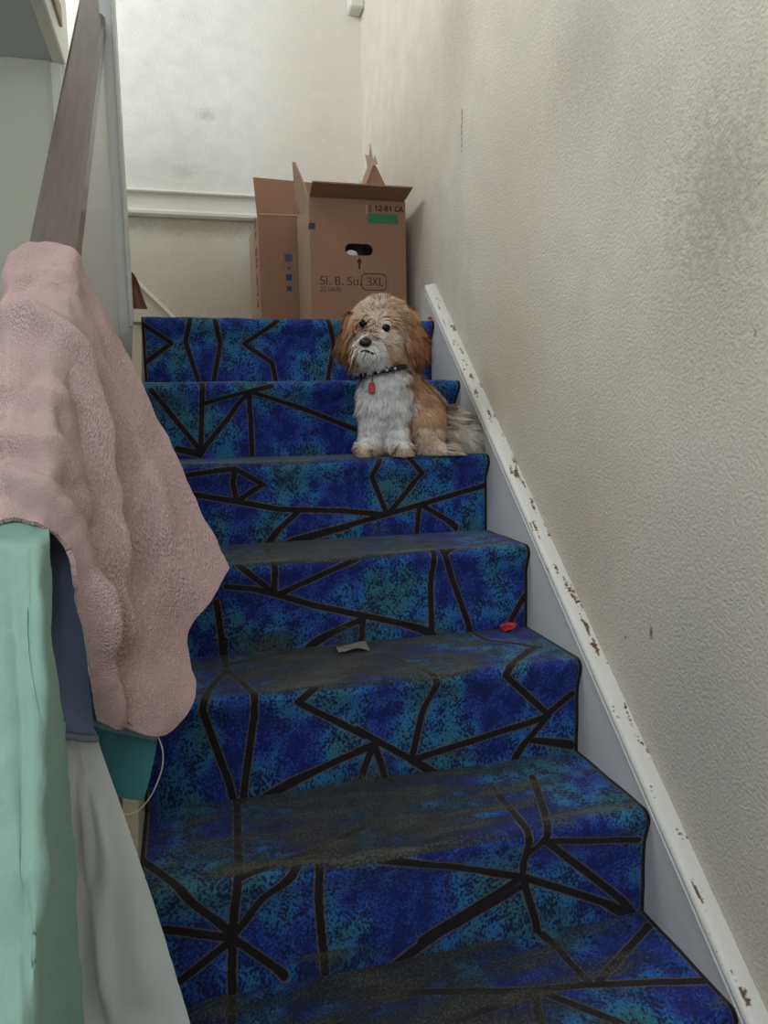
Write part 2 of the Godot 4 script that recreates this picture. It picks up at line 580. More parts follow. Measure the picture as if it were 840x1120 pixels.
const CARPET_LINES := [[2,139,74,197,2,250],
	[127,122,112,194,142,300],
	[193,126,206,200,183,299],
	[363,126,272,198,349,250,392,546],
	[507,119,529,198,454,547],
	[24,572,60,637,98,688,136,741],
	[146,553,143,625,139,683,135,741],
	[136,741,176,694,216,646,255,588],
	[149,617,254,579,317,563],
	[261,583,264,671,264,748],
	[264,579,346,616,428,647,495,675,564,703,628,720,693,738,759,756],
	[77,731,134,743],
	[98,1020,149,1013,201,1007],
	[204,1007,199,1046,206,1089],
	[204,1007,268,1052,208,1089],
	[115,1071,208,1091,307,1114,386,1119,466,1125],
	[348,1121,268,1189],
	[266,1203,332,1183,398,1173,465,1162],
	[544,997,526,1041,563,1134],
	[617,997,653,1039,613,1088,570,1134],
	[444,1123,555,1138],
	[443,1166,501,1152,560,1139,624,1124,688,1109,754,1093,820,1078],
	[647,1124,639,1182],
	[660,1124,742,1175],
	[603,1308,612,1396,625,1437],
	[261,1260,261,1435,260,1504],
	[189,1434,224,1469,260,1504],
	[164,1481,220,1492,264,1507,340,1536,395,1552,451,1569],
	[268,1507,323,1485,377,1460,433,1438],
	[143,1513,149,1578,153,1685],
	[154,1693,215,1670,280,1646,335,1613,388,1594,442,1575],
	[431,1562,485,1578,540,1595,596,1612],
	[601,1432,597,1515,598,1612,623,1633],
	[610,1325,624,1440,647,1504,667,1559,687,1615,700,1693,741,1735,781,1776],
	[624,1440,673,1411,741,1383,813,1353],
	[817,1554,780,1614],
	[445,1575,436,1663],
	[772,1773,674,1865],
	[154,1722,118,1818,104,1883,116,1934,129,1978,142,2022,154,2075],
	[154,1722,193,1864,191,1913,182,1967,173,2018,163,2078],
	[155,1593,152,1704],
	[415,1772,353,1825,298,1866,268,1888,309,1919,350,1946,392,1973],
	[161,2077,206,2055,252,2041,298,2027,344,2012,392,1998],
	[399,1765,478,1744,522,1865,527,1882,500,1946,480,2030],
	[375,1958,427,1995,480,2032,527,2056],
	[480,2032,523,2024,567,2016,612,2008,657,1999,703,1991,749,1982,810,1940],
	[758,1777,663,1880,714,1932,761,1978],
	[761,1978,725,2014,689,2050],
	[725,2025,811,2042],
	[407,1992,378,2057],
	[409,1995,437,2083],
	[374,2001,407,1992],
	[155,2068,149,2180,144,2275,136,2336,130,2395],
	[-1,2205,36,2262,72,2317,101,2358,130,2391],
	[31,2364,63,2375,96,2386,130,2398],
	[41,2456,70,2438,100,2419,130,2400],
	[130,2398,166,2434,204,2471],
	[130,2398,127,2442,125,2487,121,2541],
	[132,2393,155,2368,177,2337,221,2305,232,2289],
	[147,2294,183,2283,221,2270,260,2257,304,2237,350,2216],
	[265,2271,259,2326,261,2383,264,2430,267,2477],
	[603,2147,604,2249,603,2311,600,2346,597,2383],
	[691,2132,652,2263,633,2315,600,2346],
	[355,2304,403,2317,480,2342,539,2366,597,2386,650,2411,705,2437,751,2461,798,2486],
	[634,2322,678,2366,717,2401,761,2442,805,2484],
	[633,2321,689,2331,747,2342,807,2353],
	[597,2386,561,2401,526,2416,491,2431,457,2446,423,2461],
	[597,2386,616,2451,630,2510],
	[594,2402,555,2417,517,2432,478,2447,441,2461,404,2475,367,2490,327,2507],
	[602,2404,623,2477,637,2524,643,2570,649,2614],
	[810,2525,758,2557,710,2586,665,2613],
	[318,2543,352,2551,386,2560,420,2568,454,2577,489,2585,523,2594,557,2602,599,2609,640,2616,675,2624,711,2632,746,2641,781,2649,817,2657],
	[562,2608,541,2665],
	[554,2608,507,2615,461,2622,417,2629],
	[579,2618,604,2645,629,2671,652,2696]]      # the woven black lines, in millimetres: across, along the run

func carpet_texture() -> ImageTexture:
	var w := 592
	var h := 2048
	var dist := PackedFloat32Array()
	dist.resize(w * h)
	dist.fill(1.0)
	var sx := W / w
	var sy := LEN / h
	var all := CARPET_LINES.duplicate()
	all.append([0, 0, 0, int(LEN * 1000)])
	all.append([int(W * 1000), 0, int(W * 1000), int(LEN * 1000)])
	for l in all:
		for k in range(0, l.size() - 2, 2):
			var a := Vector2(l[k], l[k + 1]) * 0.001
			var b := Vector2(l[k + 2], l[k + 3]) * 0.001
			var ab := b - a
			var ll := maxf(ab.length_squared(), 1e-9)
			var i0 := maxi(0, int((minf(a.x, b.x) - 0.012) / sx))
			var i1 := mini(w - 1, int((maxf(a.x, b.x) + 0.012) / sx))
			var j0 := maxi(0, int((minf(a.y, b.y) - 0.012) / sy))
			var j1 := mini(h - 1, int((maxf(a.y, b.y) + 0.012) / sy))
			for j in range(j0, j1 + 1):
				for i in range(i0, i1 + 1):
					var p := Vector2((i + 0.5) * sx, (j + 0.5) * sy)
					var d := p.distance_to(a + ab * clampf((p - a).dot(ab) / ll, 0.0, 1.0))
					if d < dist[j * w + i]:
						dist[j * w + i] = d
	var mk := func(sd: int, fr: float, oc: int) -> PackedByteArray:
		var n := FastNoiseLite.new()
		n.seed = sd
		n.frequency = fr
		n.fractal_octaves = oc
		return n.get_image(w, h).get_data()
	var cloud: PackedByteArray = mk.call(11, 0.008, 3)
	var blot: PackedByteArray = mk.call(12, 0.035, 3)
	var speck: PackedByteArray = mk.call(13, 0.20, 3)
	var spark: PackedByteArray = mk.call(14, 0.30, 2)
	var streak: PackedByteArray = mk.call(15, 0.03, 5)
	# how trodden each row is, plus shade painted in at the riser feet
	var tread := PackedFloat32Array()
	var depth_down := PackedFloat32Array()
	var crest := []
	var seg := 0
	for j in h:
		var s := (j + 0.5) * sy
		while seg < plen.size() - 2 and plen[seg + 1] < s:
			seg += 1
		var step := 0
		while step < STEPS.size() - 1 and seg >= first[step + 1]:
			step += 1
		var t := 0.0
		var rel := seg - first[step]
		if rel == 0:
			t = 1.0
		elif rel < 5:
			t = 0.85
		elif rel < 9:
			t = 0.25
		elif plen[first[step] + 11] - s < 0.04:
			t = 0.5
		tread.append(t)
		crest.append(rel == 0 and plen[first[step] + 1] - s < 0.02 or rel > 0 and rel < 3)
		depth_down.append(clampf(step / 3.0, 0.15, 1.0))  # lower steps get darker: tread dirt together with painted shade
	var deep := c8(18, 38, 128)
	var cobalt := c8(30, 88, 170)
	var teal := c8(35, 112, 164)
	var green := c8(46, 106, 112)
	var navy := c8(12, 18, 66)
	var light := c8(74, 150, 190)
	var black := c8(20, 15, 26)
	var tan := c8(112, 92, 78)
	var grime_shade := c8(38, 37, 31)
	var dust_lit_edge := c8(98, 94, 80)
	var o := PackedByteArray()
	o.resize(w * h * 3)
	for j in h:
		var tj := tread[j]
		for i in w:
			var k := j * w + i
			var c1 := cloud[k] / 255.0
			var c2 := blot[k] / 255.0
			var c3 := speck[k] / 255.0
			var c: Color
			if c1 < 0.5:
				c = cobalt.lerp(deep, clampf((0.56 - c1) * 4.0, 0.0, 1.0))
			else:
				c = cobalt.lerp(teal, clampf((c1 - 0.46) * 6.0, 0.0, 1.0))
				if c1 > 0.62:
					c = c.lerp(green, clampf((c1 - 0.62) * 5.0, 0.0, 0.8))
			var nv := c3 + (c2 - 0.5) * 0.55
			if nv < 0.47:
				c = c.lerp(navy if c1 > 0.40 else deep.lerp(navy, 0.6), clampf((0.47 - nv) * 9.0, 0.0, 0.85))
			elif spark[k] > 150 and c2 > 0.42:
				c = c.lerp(light, 0.45)
			var d := dist[k]
			if d < 0.0084:
				c = tan if d > 0.0062 else black
			if tj > 0.0:
				var x := (i + 0.5) / w
				var mid := clampf(1.15 - absf(x - 0.45) * 1.7, 0.2, 1.0)
				var st := streak[j * w + (i >> 2)] / 255.0
				var wear_shade := clampf((tj * mid * depth_down[j] - 0.42) * 2.0 + (st - 0.5) * 2.4 + (c3 - 0.5) * 1.3, 0.0, 1.0)
				c = c.lerp(grime_shade.lerp(dust_lit_edge, clampf((spark[k] / 255.0 - 0.5) * 2.0 + (st - 0.4) * 1.5, 0.0, 1.0)), wear_shade * 0.88)
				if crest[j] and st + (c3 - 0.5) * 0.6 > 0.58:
					c = c.lerp(dust_lit_edge, 0.5)  # worn streaks and lit edges, both painted pale along the nosing crests
			o[k * 3] = int(c.r * 255.0); o[k * 3 + 1] = int(c.g * 255.0); o[k * 3 + 2] = int(c.b * 255.0)
	return ImageTexture.create_from_image(Image.create_from_data(w, h, false, Image.FORMAT_RGB8, o))

func build_stairs() -> void:
	make_profile()
	var carpet := mat(Color.WHITE, 0.92)
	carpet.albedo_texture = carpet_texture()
	carpet.rim_enabled = true
	carpet.rim = 0.2
	var t := thing("staircase", "straight staircase covered in blue carpet with black branching lines", "stairs")
	var sag := FastNoiseLite.new()
	sag.seed = 5
	sag.frequency = 9.0
	for i in STEPS.size():
		var v := PackedVector3Array()
		var n := PackedVector3Array()
		var uv := PackedVector2Array()
		var idx := PackedInt32Array()
		var cols := 40
		var rows := []        # (point, normal, run)
		var a := first[i]
		for sub in 6:
			var f := sub / 6.0
			rows.append([prof[a].lerp(prof[a + 1], f), Vector2(0, 1), lerpf(plen[a], plen[a + 1], f)])
		for k in 9:
			var ang := PI / 2 - PI * 0.62 * k / 8.0
			rows.append([prof[a + 1 + k], Vector2(cos(ang), sin(ang)), plen[a + 1 + k]])
		var under := (prof[a + 10] - prof[a + 9]).normalized()
		rows.append([prof[a + 9].lerp(prof[a + 10], 0.5), Vector2(-under.y, under.x), lerpf(plen[a + 9], plen[a + 10], 0.5)])
		rows.append([prof[a + 10], (Vector2(-under.y, under.x) + Vector2(1, 0)).normalized(), plen[a + 10]])
		for sub in range(1, 6):
			var f := sub / 5.0
			rows.append([prof[a + 10].lerp(prof[a + 11], f), Vector2(1, 0), lerpf(plen[a + 10], plen[a + 11], f)])
		for r in rows.size():
			for k in cols + 1:
				var x := W * k / cols
				var p := Vector3(x, rows[r][0].y, rows[r][0].x)
				var nn := Vector3(0, rows[r][1].y, rows[r][1].x)
				p += nn * sag.get_noise_3d(p.x, p.y * 1.5, p.z) * (0.0035 if r > 0 and r < rows.size() - 1 else 0.0)
				if r == 0:
					p.z -= 0.012
				elif r == rows.size() - 1:
					p.y -= 0.012
				v.append(p); n.append(nn); uv.append(Vector2(float(k) / cols, rows[r][2] / LEN))
				if r > 0 and k < cols:
					var q := r * (cols + 1) + k
					idx.append_array([q - cols - 1, q - cols, q, q - cols, q + 1, q])
		# ends, back and underside make it a solid step
		var poly := PackedVector2Array()
		for r in rows:
			poly.append(r[0])
		var foot: float = rows[rows.size() - 1][0].y - 0.02
		poly.append(Vector2(rows[rows.size() - 1][0].x, foot))
		poly.append(Vector2(rows[0][0].x, foot))
		var ti := Geometry2D.triangulate_polygon(poly)
		for e in [0.0005, W - 0.0005]:
			var b := v.size()
			for p2 in poly:
				v.append(Vector3(e, p2.y, p2.x)); n.append(Vector3(-1 if e < 0.1 else 1, 0, 0)); uv.append(Vector2(0.001, 0.5))
			for q in ti:
				idx.append(b + q)
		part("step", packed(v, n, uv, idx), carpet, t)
	# string board against the wall, with its moulding
	var white := mat(c8(214, 214, 210), 0.45, relief(grain(31, 0.02), 1.2), 0.25, 3.0)
	var top := func(z: float) -> float: return 0.066 - 0.865 * z
	var poly := PackedVector2Array([Vector2(-0.03, top.call(-0.03)), Vector2(1.75, top.call(1.75)), Vector2(1.75, -1.525), Vector2(1.4, -1.525), Vector2(-0.1, -0.25), Vector2(-0.1, 0.085), Vector2(-0.07, 0.093)])
	var sb := part("string_board", slab_x(poly, W, WALL - 0.0002), white, t)
	part("cap_moulding", cap_mesh(top), cap_paint(), sb)
	# left string, bare wood
	var wood := mat(c8(168, 138, 102), 0.6, relief(grain(33, 0.03), 2.0), 0.4, 4.0)
	var ls := PackedVector2Array([Vector2(-0.1, -0.03), Vector2(0.0, -0.03), Vector2(0.03, -0.03 - 0.03 * SLOPE), Vector2(1.7, -0.035 - 1.7 * SLOPE), Vector2(1.7, -1.525), Vector2(1.4, -1.525), Vector2(-0.1, -0.25)])
	part("left_string", slab_x(ls, -0.024, -0.0005), mat(c8(196, 184, 160), 0.6, relief(grain(34, 0.03), 2.0), 0.3, 4.0), t)
	var lb := PackedVector2Array([Vector2(0.75, -0.06 - 0.75 * SLOPE), Vector2(1.7, -0.06 - 1.7 * SLOPE), Vector2(1.7, -1.525), Vector2(1.4, -1.525), Vector2(0.75, -0.9)])
	part("string_plinth", slab_x(lb, -0.06, -0.024), wood, t)

func cap_mesh(top: Callable) -> ArrayMesh:
	# half-round bead, a hollow and a flat fillet, swept down the slope
	var d := Vector3(0, -0.865, 1).normalized()
	var up := Vector3(0, d.z, -d.y)
	var sect := [Vector2(0.0, -0.020), Vector2(-0.004, -0.019), Vector2(-0.0085, -0.016), Vector2(-0.0085, -0.012), Vector2(-0.002, -0.009), Vector2(-0.002, -0.005), Vector2(-0.011, -0.003), Vector2(-0.013, 0.003), Vector2(-0.011, 0.009), Vector2(-0.004, 0.013), Vector2(0.008, 0.0145), Vector2(0.0195, 0.015)]
	var st := SurfaceTool.new()
	st.begin(Mesh.PRIMITIVE_TRIANGLES)
	var n := 220
	var l := 2.25
	var o := Vector3(W, top.call(-0.03), -0.03)
	var nz := FastNoiseLite.new()
	nz.frequency = 9.0
	for i in n + 1:
		for k in sect.size():
			var s: Vector2 = sect[k]
			var p: Vector3 = o + d * (l * i / n) + Vector3(s.x, 0, 0) + up * s.y
			p += up * nz.get_noise_2d(i * 0.1, k * 0.03) * 0.0012
			st.set_smooth_group(1)
			st.set_uv(Vector2(float(i) / n, float(k) / (sect.size() - 1)))
			st.add_vertex(p)
	var m := sect.size()
	for i in n:
		for k in m - 1:
			var a := i * m + k
			for q in [a, a + 1, a + m, a + 1, a + m + 1, a + m]:
				st.add_index(q)
	for e in [0, n]:
		for k in m - 2:
			for q in [e * m, e * m + k + 1, e * m + k + 2]:
				st.add_index(q)
	st.generate_normals()
	return st.commit()

func cap_paint() -> StandardMaterial3D:
	# old gloss paint, chipped to brown wood along the wall side
	var n := FastNoiseLite.new()
	n.seed = 77
	n.frequency = 0.022
	n.fractal_octaves = 4
	var f := FastNoiseLite.new()
	f.seed = 78
	f.frequency = 0.12
	var img := Image.create(2048, 48, false, Image.FORMAT_RGB8)
	for i in 2048:
		for j in 48:
			var v := j / 47.0
			var c := c8(236, 234, 226)
			var a := n.get_noise_2d(i * 0.45, j * 5.0) + 0.3 * f.get_noise_2d(i, j * 3.0)
			var lim := 0.42 if v > 0.8 else (0.62 if v > 0.55 else 0.72)
			if a > lim:
				c = c8(104, 80, 60)
			elif a > lim - 0.05:
				c = c8(190, 176, 158)
			img.set_pixel(i, j, c)
	var m := mat(Color.WHITE, 0.4)
	m.albedo_texture = ImageTexture.create_from_image(img)
	return m

# ---------------------------------------------------------------- balustrade
func build_balustrade() -> void:
	var t := thing("balustrade", "closed white panel balustrade with dark wooden handrail beside the stairs", "balustrade")
	var gr := grain(51, 0.012, 512, FastNoiseLite.TYPE_SIMPLEX, 4)
	var rail_mat := mat(Color.WHITE, 0.45, relief(gr, 1.5), 0.12)
	rail_mat.albedo_texture = tint(gr, c8(56, 37, 34), c8(86, 61, 54))
	rail_mat.uv1_triplanar = true
	rail_mat.uv1_scale = Vector3(10, 10, 0.8)
	rail_mat.clearcoat_enabled = true
	rail_mat.clearcoat = 0.5
	rail_mat.clearcoat_roughness = 0.18
	var d := Vector3(0, -SLOPE, 1).normalized()
	var up := Vector3(0, d.z, -d.y)
	var rail := part("handrail", block(Vector3(-0.035, -0.05, -1.5), Vector3(0.035, 0.0, 1.6), 0.007), rail_mat, t)
	rail.transform = Transform3D(Basis(Vector3(1, 0, 0), up, d), Vector3(-0.0873, 0.7274 - 0.9 * SLOPE, 0.9))
	var white := mat(c8(224, 227, 226), 0.45)
	var y := func(z: float) -> float: return 0.7274 - SLOPE * z
	var poly := PackedVector2Array([Vector2(-0.1, y.call(-0.1) - 0.05), Vector2(2.1, y.call(2.1) - 0.05), Vector2(2.1, -1.525), Vector2(-0.1, -1.525)])
	part("panel", slab_x(poly, -0.1, -0.062), white, t)
	var np := flat_tool()
	add_block(np, Vector3(-0.066, -0.16, -0.14), Vector3(-0.027, 1.35, -0.06), 0.003)
	part("newel_post", done(np), white, t)
	var edge := flat_tool()
	add_block(edge, Vector3(-0.036, -0.03, -0.062), Vector3(-0.026, 1.3, -0.052), 0.002)
	part("corner_bead", done(edge), mat(c8(214, 216, 212), 0.45), t)

# ---------------------------------------------------------------- washing hung over the rail
func build_laundry() -> void:
	var terry := grain(61, 0.09, 512, FastNoiseLite.TYPE_SIMPLEX, 3)
	var pink_mat := mat(Color.WHITE, 0.95, relief(terry, 7.0), 1.5)
	pink_mat.albedo_texture = tint(terry, c8(202, 163, 158), c8(235, 202, 197))
	pink_mat.rim_enabled = true
	pink_mat.rim = 0.35
	var pink_net := [
		[Vector3(-0.162, -0.161, 0.950), Vector3(-0.150, -0.081, 0.950), Vector3(-0.138, -0.051, 0.950), Vector3(-0.122, -0.023, 0.919), Vector3(-0.086, -0.014, 0.909), Vector3(-0.047, -0.027, 0.924), Vector3(-0.029, -0.070, 0.920), Vector3(0.008, -0.156, 0.954), Vector3(0.051, -0.261, 0.995), Vector3(0.098, -0.377, 1.037), Vector3(0.154, -0.503, 1.084)],
		[Vector3(-0.150, -0.234, 1.037), Vector3(-0.138, -0.154, 1.037), Vector3(-0.126, -0.124, 1.037), Vector3(-0.088, -0.096, 1.006), Vector3(-0.067, -0.098, 1.011), Vector3(-0.047, -0.110, 1.023), Vector3(-0.028, -0.146, 1.030), Vector3(-0.006, -0.211, 1.046), Vector3(0.021, -0.301, 1.070), Vector3(0.065, -0.429, 1.103), Vector3(0.124, -0.540, 1.122)],
		[Vector3(-0.149, -0.325, 1.147), Vector3(-0.137, -0.245, 1.147), Vector3(-0.105, -0.215, 1.147), Vector3(-0.079, -0.193, 1.122), Vector3(-0.059, -0.195, 1.125), Vector3(-0.043, -0.209, 1.130), Vector3(-0.030, -0.246, 1.133), Vector3(-0.014, -0.323, 1.147), Vector3(0.004, -0.418, 1.164), Vector3(0.038, -0.529, 1.166), Vector3(0.090, -0.581, 1.145)],
		[Vector3(-0.149, -0.406, 1.244), Vector3(-0.137, -0.326, 1.244), Vector3(-0.091, -0.296, 1.244), Vector3(-0.069, -0.281, 1.228), Vector3(-0.050, -0.289, 1.237), Vector3(-0.035, -0.319, 1.235), Vector3(-0.023, -0.363, 1.233), Vector3(-0.010, -0.430, 1.235), Vector3(0.007, -0.511, 1.234), Vector3(0.037, -0.597, 1.227), Vector3(0.094, -0.643, 1.211)],
		[Vector3(-0.149, -0.466, 1.315), Vector3(-0.137, -0.386, 1.315), Vector3(-0.082, -0.356, 1.315), Vector3(-0.058, -0.350, 1.319), Vector3(-0.042, -0.360, 1.322), Vector3(-0.028, -0.391, 1.321), Vector3(-0.018, -0.433, 1.311), Vector3(-0.009, -0.494, 1.301), Vector3(0.002, -0.569, 1.287), Vector3(0.020, -0.630, 1.279), Vector3(0.054, -0.674, 1.262)],
		[Vector3(-0.149, -0.497, 1.352), Vector3(-0.137, -0.417, 1.352), Vector3(-0.081, -0.387, 1.352), Vector3(-0.060, -0.387, 1.357), Vector3(-0.045, -0.392, 1.360), Vector3(-0.033, -0.407, 1.346), Vector3(-0.025, -0.431, 1.340), Vector3(-0.023, -0.475, 1.331), Vector3(-0.021, -0.529, 1.323), Vector3(-0.019, -0.582, 1.315), Vector3(-0.015, -0.630, 1.306)]]
	var pink_folds := [[0.0312, 0.02, [0.050, 0.075, 0.283, 0.314, 0.459, 0.365, 0.591, 0.377, 0.686, 0.403, 0.748, 0.465, 0.780, 0.591, 0.818, 0.667]], [-0.026, 0.013, [0.604, 0.302, 0.673, 0.314, 0.742, 0.340, 0.792, 0.390, 0.811, 0.528]], [0.0104, 0.014, [0.157, 0.453, 0.296, 0.516, 0.472, 0.503]], [-0.0091, 0.01, [0.157, 0.503, 0.302, 0.579, 0.453, 0.553]], [0.0117, 0.014, [0.164, 0.604, 0.302, 0.679, 0.491, 0.642, 0.629, 0.629]], [-0.0117, 0.01, [0.170, 0.667, 0.252, 0.730, 0.403, 0.767, 0.560, 0.654]], [0.013, 0.014, [0.170, 0.730, 0.302, 0.830, 0.472, 0.818, 0.629, 0.805, 0.761, 0.855]], [-0.0078, 0.01, [0.176, 0.830, 0.270, 0.931]], [-0.0208, 0.018, [0.761, 0.616, 0.792, 0.692, 0.849, 0.730, 0.950, 0.855]], [0.0156, 0.016, [0.679, 0.818, 0.761, 0.868, 0.855, 0.868, 0.969, 0.918]], [0.0091, 0.02, [0.755, 0.176, 0.862, 0.164, 0.912, 0.277, 0.912, 0.491]], [-0.0078, 0.016, [0.660, 0.138, 0.767, 0.151, 0.836, 0.239, 0.868, 0.365]], [0.0104, 0.018, [0.918, 0.679, 0.962, 0.780]], [0.0078, 0.012, [0.239, 0.126, 0.396, 0.151, 0.535, 0.151]], [-0.0065, 0.009, [0.201, 0.164, 0.352, 0.214, 0.528, 0.226]], [-0.0104, 0.008, [0.503, 0.415, 0.572, 0.453, 0.648, 0.491]]]
	var o := part("pink_towel", cloth(pink_net, 150, 90, pink_folds, 0.006, 0.010, 11.0, 5, 3.0), pink_mat)
	tag(o, "pale pink terry towel draped over the dark handrail", "towel")
	var crinkle := grain(62, 0.02, 512, FastNoiseLite.TYPE_SIMPLEX, 3)
	var green_mat := mat(c8(146, 182, 166), 0.9, relief(crinkle, 5.0), 0.35)
	green_mat.rim_enabled = true
	green_mat.rim = 0.2
	var green_net := [
		[Vector3(-0.052, -0.370, 1.317), Vector3(-0.061, -0.371, 1.318), Vector3(-0.068, -0.371, 1.319), Vector3(-0.084, -0.372, 1.320), Vector3(-0.108, -0.375, 1.323), Vector3(-0.150, -0.378, 1.327), Vector3(-0.203, -0.384, 1.334)],
		[Vector3(-0.044, -0.400, 1.353), Vector3(-0.054, -0.401, 1.354), Vector3(-0.062, -0.401, 1.355), Vector3(-0.078, -0.402, 1.356), Vector3(-0.100, -0.404, 1.358), Vector3(-0.142, -0.407, 1.361), Vector3(-0.190, -0.411, 1.376)],
		[Vector3(-0.044, -0.458, 1.356), Vector3(-0.044, -0.446, 1.418), Vector3(-0.052, -0.446, 1.418), Vector3(-0.067, -0.447, 1.419), Vector3(-0.088, -0.448, 1.421), Vector3(-0.127, -0.450, 1.423), Vector3(-0.175, -0.454, 1.427)],
		[Vector3(-0.044, -0.522, 1.372), Vector3(-0.036, -0.493, 1.475), Vector3(-0.044, -0.493, 1.475), Vector3(-0.058, -0.494, 1.475), Vector3(-0.078, -0.495, 1.476), Vector3(-0.114, -0.496, 1.477), Vector3(-0.159, -0.498, 1.480)],
		[Vector3(-0.044, -0.610, 1.351), Vector3(-0.030, -0.551, 1.505), Vector3(-0.034, -0.541, 1.531), Vector3(-0.047, -0.541, 1.531), Vector3(-0.066, -0.541, 1.532), Vector3(-0.100, -0.542, 1.532), Vector3(-0.143, -0.543, 1.534)],
		[Vector3(-0.044, -0.699, 1.340), Vector3(-0.030, -0.617, 1.509), Vector3(-0.027, -0.582, 1.581), Vector3(-0.039, -0.582, 1.581), Vector3(-0.056, -0.582, 1.581), Vector3(-0.089, -0.582, 1.580), Vector3(-0.129, -0.583, 1.581)],
		[Vector3(-0.044, -0.786, 1.339), Vector3(-0.030, -0.681, 1.518), Vector3(-0.021, -0.619, 1.624), Vector3(-0.032, -0.618, 1.624), Vector3(-0.049, -0.618, 1.624), Vector3(-0.079, -0.617, 1.623), Vector3(-0.117, -0.617, 1.623)],
		[Vector3(-0.044, -0.875, 1.354), Vector3(-0.030, -0.747, 1.536), Vector3(-0.018, -0.663, 1.655), Vector3(-0.026, -0.654, 1.667), Vector3(-0.042, -0.654, 1.666), Vector3(-0.070, -0.653, 1.665), Vector3(-0.106, -0.652, 1.664)],
		[Vector3(-0.044, -0.979, 1.377), Vector3(-0.030, -0.825, 1.557), Vector3(-0.018, -0.726, 1.673), Vector3(-0.020, -0.695, 1.708), Vector3(-0.034, -0.692, 1.712), Vector3(-0.060, -0.690, 1.710), Vector3(-0.094, -0.689, 1.709)]]
	var green_folds := [[0.006, 0.012, [0.371, 0.201, 0.340, 0.390, 0.333, 0.591, 0.333, 0.818]], [-0.006, 0.01, [0.528, 0.239, 0.484, 0.453, 0.478, 0.629, 0.478, 0.818]], [0.006, 0.012, [0.585, 0.352, 0.591, 0.579, 0.591, 0.818]], [0.004, 0.01, [0.566, 0.164, 0.365, 0.176]], [-0.003, 0.008, [0.566, 0.138, 0.201, 0.151]], [0.005, 0.01, [0.654, 0.566, 0.503, 0.667, 0.478, 0.755]], [-0.004, 0.008, [0.616, 0.818, 0.484, 0.893]]]
	o = part("green_sheet", cloth(green_net, 70, 110, green_folds, 0.0015, 0.004, 14.0, 9, 2.0), green_mat)
	tag(o, "mint green crinkled bedsheet hanging from the handrail nearest the camera", "sheet")
	var weave := relief(grain(63, 0.25, 512, FastNoiseLite.TYPE_SIMPLEX, 2), 3.0)
	var blue_net := [
		[Vector3(-0.064, -0.405, 1.275), Vector3(-0.055, -0.406, 1.272), Vector3(-0.045, -0.407, 1.270), Vector3(-0.034, -0.411, 1.268)],
		[Vector3(-0.064, -0.472, 1.284), Vector3(-0.056, -0.473, 1.281), Vector3(-0.045, -0.477, 1.279), Vector3(-0.032, -0.482, 1.272)],
		[Vector3(-0.062, -0.546, 1.288), Vector3(-0.054, -0.549, 1.286), Vector3(-0.039, -0.554, 1.285), Vector3(-0.026, -0.563, 1.279)],
		[Vector3(-0.060, -0.610, 1.292), Vector3(-0.051, -0.612, 1.294), Vector3(-0.037, -0.619, 1.289), Vector3(-0.023, -0.626, 1.283)],
		[Vector3(-0.060, -0.645, 1.296), Vector3(-0.052, -0.648, 1.294), Vector3(-0.036, -0.653, 1.293), Vector3(-0.022, -0.660, 1.282)]]
	o = part("blue_cloth", cloth(blue_net, 20, 50, [], 0.003, 0.003, 14.0, 12, 4.0), mat(c8(136, 148, 178), 0.9, weave, 0.5))
	tag(o, "narrow strip of grey blue cloth between green sheet and pink towel", "cloth")
	var hem := []
	for k in [[0.02], [0.35], [0.7], [1.0]]:
		hem.append(on_net(blue_net, k[0], 0.985) + Vector3(0.003, 0, 0.004))
	part("hem", tube(hem, 0.0045, 8, 24), mat(c8(140, 146, 160), 0.9, weave, 0.8), o)
	var gray_net := [
		[Vector3(-0.052, -0.601, 1.372), Vector3(-0.052, -0.635, 1.286), Vector3(-0.041, -0.645, 1.270), Vector3(-0.030, -0.651, 1.263), Vector3(-0.025, -0.660, 1.261)],
		[Vector3(-0.052, -0.660, 1.375), Vector3(-0.051, -0.702, 1.286), Vector3(-0.035, -0.707, 1.285), Vector3(-0.019, -0.714, 1.285), Vector3(-0.005, -0.719, 1.284)],
		[Vector3(-0.052, -0.736, 1.385), Vector3(-0.048, -0.785, 1.302), Vector3(-0.027, -0.787, 1.308), Vector3(-0.001, -0.795, 1.310), Vector3(0.020, -0.796, 1.311)],
		[Vector3(-0.052, -0.820, 1.399), Vector3(-0.044, -0.870, 1.330), Vector3(-0.016, -0.876, 1.332), Vector3(0.018, -0.882, 1.337), Vector3(0.046, -0.886, 1.340)],
		[Vector3(-0.052, -0.918, 1.432), Vector3(-0.043, -0.979, 1.365), Vector3(-0.008, -0.986, 1.370), Vector3(0.037, -0.993, 1.377), Vector3(0.076, -0.996, 1.382)]]
	var gray_folds := [[0.008, 0.009, [0.396, 0.277, 0.403, 0.503, 0.403, 0.742, 0.440, 0.918]], [-0.009, 0.007, [0.491, 0.314, 0.509, 0.503, 0.358, 0.667, 0.365, 0.830, 0.396, 0.943]], [0.007, 0.008, [0.585, 0.340, 0.585, 0.553, 0.465, 0.717, 0.440, 0.868]], [-0.004, 0.008, [0.535, 0.138, 0.333, 0.415, 0.302, 0.704]], [0.005, 0.02, [0.792, 0.453, 0.730, 0.855]]]
	o = part("gray_cloth", cloth(gray_net, 60, 80, gray_folds, 0.003, 0.004, 10.0, 15, 3.0), mat(c8(224, 226, 222), 0.9, weave, 0.35))
	tag(o, "pale grey cloth hanging low below the grey blue strip", "cloth")
